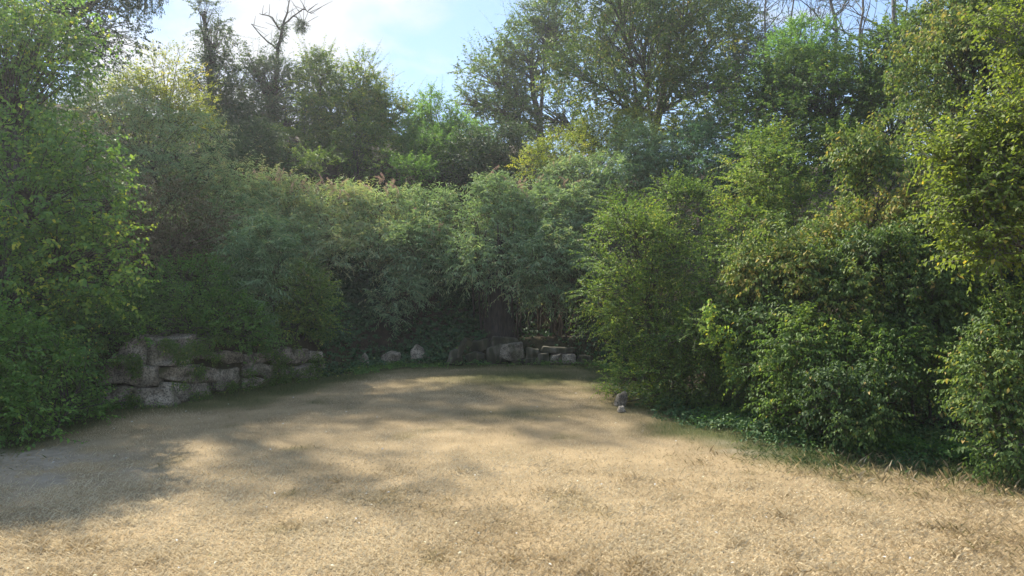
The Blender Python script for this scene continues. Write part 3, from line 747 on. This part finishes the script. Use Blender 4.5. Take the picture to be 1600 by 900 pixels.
plant('browning_shrub', 'half dead brown shrub with arching bare stems above the left wall', 'shrub',
      [(265, 345, 15.6, 85, 65, .9), (215, 400, 15.2, 50, 60, .7), (330, 370, 15.6, 50, 50, .7)],
      'brown', 17000, base=(-8.0, 14.6), trunks=16, trad=.03, seed=7, tint=.75, scale=.85, gap=.38, bark=STEM, crown='foliage')
plant('bramble_shrub', 'fresh green bramble spilling over the top of the left wall', 'shrub',
      [(300, 460, 13.8, 85, 45, .7), (220, 490, 13.2, 60, 35, .5), (360, 500, 13.8, 55, 40, .5), (270, 515, 12.7, 75, 20, .35), (400, 530, 13.9, 30, 25, .3), (210, 520, 12.5, 45, 18, .3)],
      'bright', 20000, base=(-6.2, 14.0), trunks=12, trad=.015, seed=8, tint=.33, scale=.62, crown='foliage', gap=.4)
plant('sumac_shrub', 'upright shrub with fresh green drooping leaves above the wall', 'shrub',
      [(410, 400, 15.0, 40, 50, .5), (390, 470, 14.6, 30, 60, .4)],
      'budd', 9000, base=(-5.1, 15.2), trunks=4, trad=.02, seed=9, tint=.45, scale=.95, crown='foliage')
plant('wall_shrub', 'olive green shrub resting on the right end of the left wall', 'shrub',
      [(465, 470, 16.0, 50, 55, .7), (430, 520, 15.2, 50, 30, .5), (490, 520, 16.0, 35, 30, .4)],
      'small', 20000, base=(-4.7, 16.3), trunks=8, trad=.015, seed=10, tint=.4, scale=1.1, crown='foliage')

# ------------------------------------------------------------------ band of summer lilac bushes
BUD = 'bushes along the top of the bank'
budd = [
 ('grey-green lilac bush at the left end of the middle bank', [(345, 320, 18.5, 60, 50, .9), (380, 380, 17.5, 45, 60, .8)], 12000, .6, 11),
 ('pale sunlit lilac bush with drying flower spikes left of the dark hollow', [(430, 320, 19.5, 55, 42, .9), (440, 390, 18.6, 50, 50, .8)], 12000, .85, 12),
 ('lilac bush with arching twigs and dark bare stems underneath', [(510, 335, 20, 50, 42, .9), (520, 400, 19, 45, 40, .8)], 11000, .8, 13),
 ('spreading lilac bush topped with pinkish dry flower spikes', [(590, 335, 21, 55, 44, 1.0), (600, 400, 19.6, 50, 50, .9)], 13000, .75, 14),
 ('dark drooping lilac bush above the pointed boulder', [(655, 400, 19.6, 55, 60, .9), (620, 470, 18.9, 45, 38, .7), (680, 340, 20.5, 45, 40, .8)], 15000, .45, 15),
 ('dense lilac bush crowning the old trunk in the middle', [(770, 330, 19.6, 60, 48, .9), (770, 390, 19, 65, 40, .8), (740, 420, 18.4, 45, 45, .6), (800, 430, 18.2, 30, 36, .4)], 16000, .5, 16),
 ('silvery green lilac bush hanging right of the old trunk', [(860, 340, 20, 60, 52, .9), (850, 410, 18.6, 55, 50, .8), (900, 420, 18.5, 40, 60, .6), (860, 460, 18.6, 34, 34, .4)], 17000, .5, 17),
 ('bluish green lilac bush between the trunk and the sunlit front bush', [(900, 290, 21.5, 50, 40, .9), (930, 340, 20.5, 40, 50, .8)], 9000, .6, 18),
]
spike_lines = []
# a dried flower spike: a tapering plume of small tufts
def spike_mesh():
    rr = np.random.default_rng(3); n = 90
    t_ = rr.random(n); r_ = .022 * (1 - t_ * .8)
    a_ = rr.uniform(0, 6.28, n)
    base_ = np.stack([np.cos(a_) * r_ + .10 * t_ ** 2, np.sin(a_) * r_, t_ * .30 - .03 * t_ ** 2], 1)
    dd = nrm(np.stack([np.cos(a_), np.sin(a_), np.full(n, .5)], 1)); nv_ = nrm(rr.normal(0, 1, (n, 3)))
    V, T, k_ = leaf_arrays(base_, dd, nv_, np.full(n, .028), np.full(n, .014), False)
    V2, F2 = tubes([(np.array([(0, 0, -.05), (.02, 0, .12), (.10, 0, .27)]), np.array([.004, .003, .001]))], 3)
    return V, T, V2, F2
SPK = leaf_mat('dry_flower', [(0, (.16, .10, .08)), (.5, (.27, .18, .14)), (1, (.34, .24, .22))], trans=.25, tcol=(1.2, 1.1, .9))
V, T, V2, F2 = spike_mesh()
spk = mesh_np('flower_spike', np.concatenate([V, V2]), [T, F2 + len(V)], SPK, None, {'tint': np.random.default_rng(8).random(len(V) + len(V2))}, link=False)
rs = random.Random(4)
def add_spikes(root, cen_, r_, n):
    loc = root.location
    for q in range(n):
        o_ = spk.copy(); C.objects.link(o_); o_.parent = root
        a_ = rs.uniform(0, 6.28); rr_ = rs.random() ** .5
        x_ = math.cos(a_) * rr_; y_ = math.sin(a_) * rr_ * .8 - .15
        z_ = math.sqrt(max(0, 1 - x_ * x_ - y_ * y_)) * rs.uniform(.95, 1.2)
        o_.location = (cen_[0] + x_ * r_[0] - loc[0], cen_[1] + y_ * r_[1] - loc[1], cen_[2] + z_ * r_[2] - loc[2])
        o_.rotation_euler = (rs.uniform(-.4, .4), rs.uniform(-.2, .7), rs.uniform(0, 6.28)); s_ = rs.uniform(.7, 1.3); o_.scale = (s_, s_, s_)
for lab, lobes, n_, ti_, sd0 in budd:
    rt = plant('lilac_bush', lab, 'bush', lobes, 'budd', n_ * 1.5, base=None, trunks=9, trad=.035, seed=sd0, tint=ti_ + .02, scale=.95, group=BUD,
               shoots=26, shootlen=.8, bark=STEM, crown='foliage', sticks=.5)
    px, py, d_, rx, ry, rd = lobes[0]
    add_spikes(rt, P(px, py, d_), (rx * d_ / FPX, rd, ry * d_ / FPX), 16 if ti_ > .7 else 7)

# ------------------------------------------------------------------ trees at the back
plant('ivy_clad_tree', 'narrow dark tree column wrapped in ivy against the bright sky', 'tree',
      [(335, 70, 30, 24, 36, .8), (338, 130, 30, 33, 45, 1.0), (345, 200, 30, 45, 50, 1.2), (322, 20, 30, 14, 22, .5)],
      'dark', 22000, base=(-12.2, 30), trad=.18, seed=20, tint=.5, scale=1.05, shoots=14, shootlen=1.1)
plant('dark_tree', 'dark tree with bare dead fork sticking out of its top', 'tree',
      [(430, 140, 31, 58, 42, 1.6), (400, 190, 31, 65, 60, 1.7), (460, 210, 30, 55, 60, 1.5), (400, 105, 31, 30, 26, 1.0)],
      'dark', 26000, base=(-9.8, 31), trad=.2, seed=21, tint=.5, scale=1.1, shoots=34, shootlen=1.3)
plant('poplar_tree', 'slender light green tree with feathery tips between dark tree and sky gap', 'tree',
      [(500, 130, 30, 38, 42, 1.2), (510, 190, 29, 45, 50, 1.3), (480, 240, 28, 60, 45, 1.3)],
      'small', 40000, base=(-7.8, 29.5), trad=.12, seed=22, tint=.55, scale=1.9, shoots=60, shootlen=1.3)
plant('willow_tree', 'pale feathery tree with many upright shoots left of the sky gap', 'tree',
      [(565, 140, 29, 36, 40, 1.2), (560, 200, 28.5, 55, 50, 1.3), (610, 190, 29, 40, 50, 1.2)],
      'small', 42000, base=(-6.0, 29), trunks=5, trad=.09, seed=23, tint=.6, scale=1.9, shoots=90, shootlen=1.4)
plant('round_green_tree', 'fresh green rounded tree at the foot of the sky gap', 'tree',
      [(690, 205, 28, 48, 42, 1.2), (650, 225, 28, 40, 45, 1.2), (720, 230, 27.5, 40, 45, 1.2), (667, 160, 28.5, 13, 22, .5)],
      'bright', 26000, base=(-2.8, 28.4), trad=.1, seed=24, tint=.5, scale=1.1, shoots=30, shootlen=.9)
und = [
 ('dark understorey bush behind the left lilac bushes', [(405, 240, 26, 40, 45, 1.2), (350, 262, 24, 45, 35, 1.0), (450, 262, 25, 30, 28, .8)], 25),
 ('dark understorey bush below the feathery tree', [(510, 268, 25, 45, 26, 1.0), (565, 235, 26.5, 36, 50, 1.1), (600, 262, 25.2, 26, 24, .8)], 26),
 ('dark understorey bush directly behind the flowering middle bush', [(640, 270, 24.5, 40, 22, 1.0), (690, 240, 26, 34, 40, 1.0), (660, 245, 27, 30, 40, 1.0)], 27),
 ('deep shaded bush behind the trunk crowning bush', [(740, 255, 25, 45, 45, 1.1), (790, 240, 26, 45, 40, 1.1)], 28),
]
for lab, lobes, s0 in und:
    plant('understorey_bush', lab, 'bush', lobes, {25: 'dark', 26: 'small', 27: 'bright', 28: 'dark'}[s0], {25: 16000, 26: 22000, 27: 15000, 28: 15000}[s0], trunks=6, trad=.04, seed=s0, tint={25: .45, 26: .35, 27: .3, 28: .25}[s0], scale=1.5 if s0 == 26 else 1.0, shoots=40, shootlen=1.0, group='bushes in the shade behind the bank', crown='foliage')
plant('feathery_tree', 'grey-green tree leaning left with fine arching shoots against the sky', 'tree',
      [(770, 130, 33, 52, 60, 1.6), (830, 90, 33, 60, 60, 1.8), (790, 190, 32, 60, 45, 1.6), (860, 40, 33, 50, 45, 1.5), (735, 165, 32.5, 28, 40, 1.1)],
      'small', 64000, base=(1.4, 33), trad=.2, seed=30, tint=.35, scale=2.1, shoots=120, shootlen=1.9)
plant('ash_tree', 'large open tree with spreading dark limbs near the top centre', 'tree',
      [(1000, 60, 25, 110, 75, 2.0), (900, 120, 24.5, 70, 45, 1.4), (1110, 70, 25, 80, 70, 1.6), (960, -20, 25, 100, 60, 1.8), (1080, -30, 25, 100, 60, 1.8), (1070, 140, 25, 70, 45, 1.4), (950, 150, 24, 60, 35, 1.2)],
      'hazel', 52000, base=(4.85, 25.4), trad=.17, seed=31, mat=M['cornel'], tint=.5, scale=.95, gap=.42, sub=24, shoots=60, shootlen=1.1, sticks=.6)
plant('dark_tree', 'dark tree standing behind the open limbed tree', 'tree',
      [(860, 190, 35, 60, 50, 1.6), (940, 60, 36, 90, 90, 2.2), (1050, 120, 37, 110, 90, 2.4), (1160, 130, 36, 60, 100, 1.8), (1060, 20, 37, 110, 70, 2.4), (1120, 215, 35, 80, 45, 1.8)],
      'dark', 44000, base=(4.5, 37), trad=.22, seed=32, tint=.5, scale=1.7, gap=.42)
plant('yellow_shrub', 'yellow-green shrub at the foot of the open limbed tree', 'shrub',
      [(880, 245, 23, 55, 32, 1.0), (940, 215, 23.5, 50, 30, 1.0), (835, 262, 22.5, 28, 22, .7), (1000, 200, 24, 60, 22, 1.0)],
      'yellow', 20000, base=(1.9, 24), trunks=7, trad=.04, seed=33, tint=.45, scale=.95, shoots=24, shootlen=.7, crown='foliage')
plant('lilac_bush', 'greyish lilac bush with dry spikes right of the yellow shrub', 'bush',
      [(1000, 245, 21.5, 52, 42, 1.0), (960, 285, 20.8, 45, 35, .9), (1040, 280, 21, 45, 40, .9)],
      'budd', 22000, trunks=8, trad=.04, seed=34, tint=.5, scale=.95, group=BUD, shoots=40, shootlen=.7, bark=STEM, crown='foliage')
plant('lilac_bush', 'bluish green lilac bush below the bare trees', 'bush',
      [(1110, 285, 19.5, 50, 45, .9), (1080, 240, 20.5, 45, 45, .9), (1150, 260, 19.5, 35, 45, .8)],
      'blue', 15000, trunks=8, trad=.04, seed=35, tint=.6, scale=.85, group=BUD, shoots=24, shootlen=.6, bark=STEM, crown='foliage')
plant('locust_tree', 'small fresh green tree standing before the bare branches', 'tree',
      [(1255, 70, 28, 45, 36, 1.3), (1225, 110, 27, 45, 45, 1.2), (1290, 100, 28, 35, 30, 1.0)],
      'bright', 15000, base=(11.2, 28.4), trad=.1, seed=36, tint=.55, scale=1.1, shoots=14, shootlen=.7)

# bare trees on the skyline
def bare_tree(label, px, d_, ytop, spread, rad, seed, group='leafless trees on the skyline', ivy=0, lean=0., yfork=None):
    rng = np.random.default_rng(seed)
    x0 = (px - 800) / FPX * d_; zb = gz(x0, d_) - .1
    root = empty('bare_tree', (x0, d_, zb), label, 'tree', group)
    b = np.array([x0, d_, zb]); top = P(px + lean, ytop, d_)
    tr = wobble(b, top, 14, .25, rng); lines = [(tr, np.linspace(rad, rad * .25, 14))]
    f0 = 6
    tips = []
    for q in range(13):
        j = rng.integers(f0, 13); st = tr[j]
        a_ = rng.uniform(0, 6.28); ln = spread * rng.uniform(.5, 1.1) * (1.1 - (j - f0) / 12)
        en = st + np.array([math.cos(a_) * ln, math.sin(a_) * ln, ln * rng.uniform(.5, 1.3)])
        bl = wobble(st, en, 8, .16, rng, sag=-.1); r1 = rad * .45 * (1 - j / 20)
        lines.append((bl, np.linspace(r1, r1 * .2, 8)))
        for q2 in range(5):
            k_ = rng.integers(2, 8); s2 = bl[k_]
            e2 = s2 + nrm(en - st) * ln * .3 + rng.normal(0, ln * .25, 3) + [0, 0, .15 * ln]
            b2 = wobble(s2, e2, 5, .06, rng); lines.append((b2, np.linspace(r1 * .35, .008, 5)))
            for q3 in range(4):
                s3 = b2[rng.integers(1, 5)]; e3 = s3 + nrm(e2 - s2) * .3 + rng.normal(0, .28, 3)
                lines.append((wobble(s3, e3, 3, .03, rng), np.array([.012, .009, .005]))); tips.append(e3)
    V, F = tubes(lines, 5); mesh_np('trunk', V - b, F, BARKG, root, smooth=True)
    if ivy:
        tips = np.array(tips); tips = tips[rng.choice(len(tips), min(len(tips), ivy))]
        p_ = tips; dd = nrm(rng.normal(0, 1, p_.shape) + [0, 0, .3])
        V, T, I = spray(p_, dd, np.full(len(p_), .35), 8, SP['dark'], rng, np.full(len(p_), .6), 1.1)
        mesh_np('crown', V - b, T, M['dark'], root, {'tint': I})
    return root
bare_tree('twin thin bare tree left of the small fresh green tree', 1196, 33, -60, 2.2, .10, 51, ivy=120)
bare_tree('slender bare tree leaning right just left of the small fresh green tree', 1222, 34, -80, 2.0, .09, 52, lean=18, ivy=90)
bare_tree('forked bare tree with curving grey branches behind the fresh green tree', 1292, 33, -70, 3.0, .15, 53, ivy=40)
bare_tree('bare twiggy tree right of the forked one', 1335, 34, -80, 2.6, .12, 54, lean=10, ivy=80)
bare_tree('stout straight bare trunk rising above the right hand thicket', 1395, 32, -120, 2.4, .2, 55, lean=3, ivy=120)
bare_tree('bare tree with fine twigs at the top right above the thicket', 1460, 33, -120, 3.0, .13, 56, lean=-10, ivy=160)
bare_tree('bare tree half hidden right of the open limbed tree', 1150, 36, -50, 2.6, .12, 57, lean=-8, ivy=260)

# dead fork with its leaf ball, part of the view above the dark tree
def dead_fork():
    rng = np.random.default_rng(77); d_ = 31.0
    b = P(425, 200, d_); b[2] = gz(b[0], b[1])
    root = empty('dead_tree', tuple(b), 'dead leafless tree fork against the sky holding a round mistletoe ball', 'tree')
    lines = []
    def br(pts, r0, r1, amp=.05):
        pp = [P(x_, y_, d_ + dd_) for x_, y_, dd_ in pts]; q = []
        for a_, b_ in zip(pp[:-1], pp[1:]): q.append(wobble(a_, b_, 5, amp, rng)[:-1])
        q.append(pp[-1][None]); q = np.concatenate(q); lines.append((q, np.linspace(r0, r1, len(q)))); return q
    t_ = br([(425, 200, 0), (433, 120, 0), (436, 75, 0), (444, 42, 0)], .11, .06)
    lines.append((wobble(b, P(425, 200, d_), 6, .05, rng), np.full(6, .2)))
    arms = [br([(444, 42, 0), (460, 28, .2), (478, 17, .3)], .045, .018), br([(444, 42, 0), (452, 20, -.2), (456, -6, -.3)], .05, .015), br([(442, 50, 0), (428, 30, .3), (408, 24, .5)], .05, .015),
            br([(436, 80, 0), (415, 62, .3), (395, 40, .4)], .05, .012), br([(478, 17, .3), (488, 24, .3)], .025, .008), br([(460, 28, .2), (472, 34, .2), (476, 42, .2)], .03, .015)]
    for bl in arms:
        for q in range(7):
            s_ = bl[rng.integers(1, len(bl))]; e_ = s_ + rng.normal(0, .32, 3) + [0, 0, .25]
            lines.append((wobble(s_, e_, 4, .03, rng), np.linspace(.014, .006, 4)))
    V, F = tubes(lines, 5); mesh_np('trunk', V - b, F, BARK, root, smooth=True)
    c_ = P(472, 42, d_ + .2); n = 260; v = nrm(rng.normal(0, 1, (n, 3)))
    V, T, I = spray(c_ + v * rng.uniform(.05, .28, (n, 1)), v, np.full(n, .15), 6, SP['dark'], rng, np.full(n, .3), .7)
    o_ = mesh_np('mistletoe_ball', V - c_, T, M['dark'], None, {'tint': I}); o_.location = c_
    tag(o_, 'round dark mistletoe ball on the dead fork', 'mistletoe')
    # ivy sleeve on the trunk
    n = 380; j = rng.integers(0, len(t_), n); v = nrm(rng.normal(0, 1, (n, 3)))
    V, T, I = spray(t_[j] + v * .12, v, np.full(n, .22), 7, SP['dark'], rng, np.full(n, .3), .9)
    mesh_np('ivy', V - b, T, M['dark'], root, {'tint': I})
dead_fork()

# birch curtains hanging into the sky at the top left
def birch_curtain():
    rng = np.random.default_rng(12); d_ = 22.0
    b = np.array([-16.5, 23.0, gz(-16.5, 23.0)])
    root = empty('weeping_birch', tuple(b), 'weeping birch whose hanging twigs enter the top edge of the sky', 'tree')
    hub = P(190, -90, d_ + .5); lines = [(wobble(b, hub, 9, .15, rng), np.linspace(.14, .07, 9))]
    ps = []; ds = []; Ls = []
    for q in range(90):
        x_ = rng.uniform(150, 262); dd_ = d_ + rng.normal(0, .5)
        y0 = rng.uniform(-110, -60); y1 = 34 - abs(x_ - 232) * .35 + rng.uniform(-38, 8)
        a_ = P(x_, y0, dd_); b_ = P(x_ + rng.normal(0, 6), y1, dd_)
        st = hub + (a_ - hub) * rng.uniform(.3, .7)
        top_ = wobble(hub, a_, 5, .05, rng, sag=.3); dn = wobble(a_, b_, 8, .03, rng)
        lines.append((np.concatenate([top_[:-1], dn]), np.linspace(.02, .004, 12)))
        for s_ in range(34):
            k_ = rng.random() ** .8; c_ = a_ + (b_ - a_) * k_; ps.append(c_ + rng.normal(0, .03, 3)); ds.append(nrm(rng.normal(0, .5, 3) + [0, 0, -1])); Ls.append(.14)
    V, F = tubes(lines, 4); mesh_np('trunk', V - b, F, BARKG, root, smooth=True)
    V, T, I = spray(np.array(ps), np.array(ds), np.array(Ls), 5, (.05, .034, .1, 5, .1, .8, 2), rng, np.full(len(ps), .5), 1)
    mesh_np('crown', V - b, T, M['dark'], root, {'tint': I})
birch_curtain()

# ------------------------------------------------------------------ right side
plant('field_maple', 'big dull green tree forming the upper right slope', 'tree',
      [(1290, 170, 20, 100, 70, 1.7), (1370, 120, 20, 90, 60, 1.6), (1210, 220, 19.5, 70, 70, 1.4), (1400, 200, 18.5, 80, 80, 1.4), (1330, 250, 18, 90, 60, 1.2), (1440, 70, 20, 80, 50, 1.4), (1180, 150, 21, 60, 60, 1.4), (1240, 130, 21, 60, 40, 1.4)],
      'small', 110000, base=(9.3, 20.6), trad=.14, seed=61, tint=.28, scale=1.75, shoots=30, shootlen=.6)
plant('hazel_tree', 'leafy tree filling the top right corner', 'tree',
      [(1490, 110, 14, 90, 80, 1.2), (1580, 60, 14, 110, 90, 1.3), (1530, 0, 14.5, 110, 60, 1.2), (1480, 210, 13.6, 70, 60, 1.0), (1640, 180, 13.5, 100, 100, 1.2)],
      'cornel', 52000, base=(9.6, 14.6), trad=.12, seed=62, tint=.6, scale=1.05, shoots=20, shootlen=.6)
plant('gold_edged_tree', 'near tree at the right edge with sunlit yellow drooping leaves', 'tree',
      [(1570, 290, 8.2, 85, 85, .6), (1650, 200, 8.4, 110, 110, .8), (1500, 240, 8.6, 60, 40, .4), (1560, 385, 8.0, 75, 40, .4), (1600, 60, 9.0, 60, 60, .6), (1480, 330, 8.3, 30, 24, .3), (1680, 350, 8.2, 100, 100, .7)],
      'yellow', 26000, base=(7.6, 8.9), trad=.1, seed=63, tint=.15, scale=.95, shoots=60, shootlen=.42, gap=.42, bark=BARKG, sticks=.7)
plant('cornel_tree', 'upright tree with hanging yellow-green leaf tassels right of centre', 'tree',
      [(1345, 250, 12.2, 42, 48, .5), (1370, 320, 12, 60, 55, .7), (1330, 380, 12, 60, 55, .7), (1420, 350, 11.6, 50, 60, .6)],
      'cornel', 17000, base=(6.0, 12.7), trad=.07, seed=64, tint=.75, scale=.95, shoots=20, shootlen=.5)
plant('dogwood_shrub', 'mid green shrub on the slope between the lilac and the tassel tree', 'shrub',
      [(1200, 300, 15.5, 70, 60, 1.0), (1150, 350, 14.8, 50, 50, .8), (1250, 350, 14.5, 50, 55, .8), (1190, 250, 16.5, 50, 40, .9)],
      'small', 40000, base=(5.6, 16), trunks=8, trad=.04, seed=65, tint=.55, scale=1.3, shoots=20, shootlen=.5, crown='foliage')
plant('privet_bush', 'rounded sunlit yellow-green bush at the lawn end, right of centre', 'bush',
      [(990, 400, 13.4, 75, 75, .8), (1050, 340, 14.2, 60, 55, .8), (965, 470, 13.0, 48, 55, .6), (1020, 520, 12.8, 70, 80, .8), (1000, 600, 12.6, 50, 50, .6), (1080, 580, 12.2, 70, 70, .7), (980, 330, 14.4, 40, 40, .6)],
      'small', 92000, base=(2.9, 13.2), trunks=12, trad=.04, seed=66, tint=.48, scale=.95, shoots=40, shootlen=.5, crown='foliage')
plant('weeping_bush', 'olive bush with fine hanging twigs beside the sunlit rounded bush', 'bush',
      [(1110, 440, 12.6, 55, 70, .7), (1150, 510, 12.0, 60, 80, .7), (1100, 540, 11.8, 60, 80, .6), (1160, 600, 11.6, 50, 50, .6)],
      'small', 60000, base=(3.9, 12.4), trunks=10, trad=.03, seed=67, tint=.38, scale=.8, crown='foliage', upb=-.3)
plant('wayfaring_shrub', 'shrub with browning yellow upper leaves above the dark thicket', 'shrub',
      [(1225, 400, 11.6, 60, 50, .6), (1270, 440, 11.2, 60, 55, .6), (1190, 450, 11.6, 45, 50, .5)],
      'cornel', 15000, base=(4.8, 12.2), trunks=9, trad=.035, seed=68, tint=.75, scale=.9, crown='foliage')
plant('cornel_shrub', 'dark shrub with large hanging leaves in the middle of the right thicket', 'shrub',
      [(1370, 430, 10.8, 70, 65, .7), (1440, 480, 10.4, 65, 70, .6), (1320, 490, 10.6, 55, 55, .5), (1470, 400, 10.8, 60, 70, .6), (1215, 520, 11.0, 55, 60, .5), (1440, 560, 10.2, 50, 60, .5)],
      'cornel', 34000, base=(6.1, 11.4), trunks=9, trad=.04, seed=69, tint=.38, scale=.95, crown='foliage')
plant('browning_shrub', 'dull olive shrub with dangling dry stems near the lawn', 'shrub',
      [(1270, 560, 10.2, 75, 60, .6), (1360, 570, 9.9, 70, 55, .5), (1215, 600, 10.6, 45, 50, .5), (1420, 570, 9.8, 45, 55, .4), (1250, 640, 9.9, 60, 40, .4)],
      'brown', 38000, base=(4.9, 10.9), trunks=22, trad=.025, seed=70, mat=M['small'], tint=.3, scale=.8, bark=STEM, crown='foliage')
plant('laurel_shrub', 'dark green leafy shrub low at the foot of the right thicket', 'shrub',
      [(1325, 640, 9.0, 52, 50, .45), (1370, 620, 9.2, 45, 45, .4)],
      'cornel', 7500, base=(4.3, 9.3), trunks=7, trad=.018, seed=71, tint=.2, scale=.75, crown='foliage')
plant('leafy_clump', 'mid green leafy clump at the right edge above the lawn', 'plant',
      [(1570, 600, 8.0, 60, 80, .4), (1620, 520, 8.0, 80, 80, .5), (1590, 700, 7.7, 50, 50, .35), (1545, 660, 7.9, 35, 50, .3)],
      'cornel', 13000, base=(5.7, 8.1), trunks=12, trad=.012, seed=72, tint=.5, scale=.75, crown='foliage')
plant('dark_tree', 'shaded tree behind the right edge clump', 'tree',
      [(1530, 430, 11.5, 80, 90, .9), (1600, 500, 11, 80, 90, .8), (1500, 540, 12.5, 70, 60, .8), (1640, 400, 11, 90, 110, .9)],
      'dark', 26000, base=(8.1, 12), trad=.09, seed=73, tint=.35, scale=.85)
plant('thicket_shrub', 'dense dark shrub filling the gap behind the right thicket', 'shrub',
      [(1440, 610, 13.5, 80, 70, 1), (1300, 600, 13.5, 90, 80, 1), (1180, 560, 14, 80, 90, 1), (1540, 620, 13.5, 70, 60, .9)],
      'dark', 14000, base=(7.0, 13.8), trunks=10, trad=.03, seed=74, tint=.15, scale=1.0, crown='foliage')
plant('thicket_shrub', 'dense dark shrub behind the sunlit rounded bush', 'shrub',
      [(930, 440, 19.5, 60, 60, .9), (960, 520, 18.5, 70, 50, .9), (1050, 420, 18, 80, 90, 1)],
      'dark', 10000, base=(3.4, 19), trunks=8, trad=.03, seed=75, tint=.15, scale=1.0, crown='foliage')
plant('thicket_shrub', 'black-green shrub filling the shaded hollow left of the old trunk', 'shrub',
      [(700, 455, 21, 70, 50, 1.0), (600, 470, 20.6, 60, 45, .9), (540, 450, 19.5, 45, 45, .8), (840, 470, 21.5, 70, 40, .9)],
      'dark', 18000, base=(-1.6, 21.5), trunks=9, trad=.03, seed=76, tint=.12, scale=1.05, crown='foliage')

def hanging_vine(pts, d_, n, label, seed):
    rng = np.random.default_rng(seed); q = np.array([P(x_, y_, d_) for x_, y_ in pts]); b = q[0].copy()
    t_ = rng.random(n) * (len(q) - 1.001); k_ = t_.astype(int); f_ = (t_ - k_)[:, None]; p_ = q[k_] * (1 - f_) + q[k_ + 1] * f_ + rng.normal(0, .05, (n, 3))
    root = empty('hanging_vine', tuple(b), label, 'vine', 'sunlit vines hanging in front of the right thicket')
    V, T, I = spray(p_, nrm(rng.normal(0, .6, p_.shape) + [-.2, -.3, -.4]), np.full(n, .14), 6, SP['hazel'], rng, np.full(n, .75), .7)
    mesh_np('foliage', V - b, T, M['hazel'], root, {'tint': I})
    V, F = tubes([(q, np.full(len(q), .006))], 4); mesh_np('stem', V - b, F, STEM, root)
hanging_vine([(1112, 470), (1110, 505), (1108, 535)], 11.0, 50, 'short sunlit vine hanging before the weeping bush', 301)
hanging_vine([(1128, 505), (1138, 530), (1142, 560), (1154, 590)], 10.9, 80, 'longer sunlit vine hanging right of the short one', 302)


# ------------------------------------------------------------------ haze
hz, t = newmat('haze'); N = t.nodes.new; K = t.links.new
pv = N('ShaderNodeVolumePrincipled'); pv.inputs['Color'].default_value = (.93, .96, 1, 1); pv.inputs['Density'].default_value = .0012; pv.inputs['Anisotropy'].default_value = .55
o = N('ShaderNodeOutputMaterial'); K(pv.outputs[0], o.inputs['Volume'])
def box(name, lo, hi, mat):
    lo = np.array(lo, float); hi = np.array(hi, float)
    V = np.array([[(lo, hi)[a_][0], (lo, hi)[b_][1], (lo, hi)[c_][2]] for a_ in (0, 1) for b_ in (0, 1) for c_ in (0, 1)])
    F = np.array([(0, 1, 3, 2), (4, 6, 7, 5), (0, 4, 5, 1), (2, 3, 7, 6), (0, 2, 6, 4), (1, 5, 7, 3)])
    return mesh_np(name, V, F, mat)
hb = box('haze', (-460, -360, -3), (460, 660, 24), hz)
tag(hb, 'thin bright haze hanging in the air over the clearing', 'haze', None, 'stuff')
tri_n = sum(len(o_.data.loops) - 2 * len(o_.data.polygons) for o_ in sc.objects if o_.type == 'MESH'); sc['tris'] = tri_n
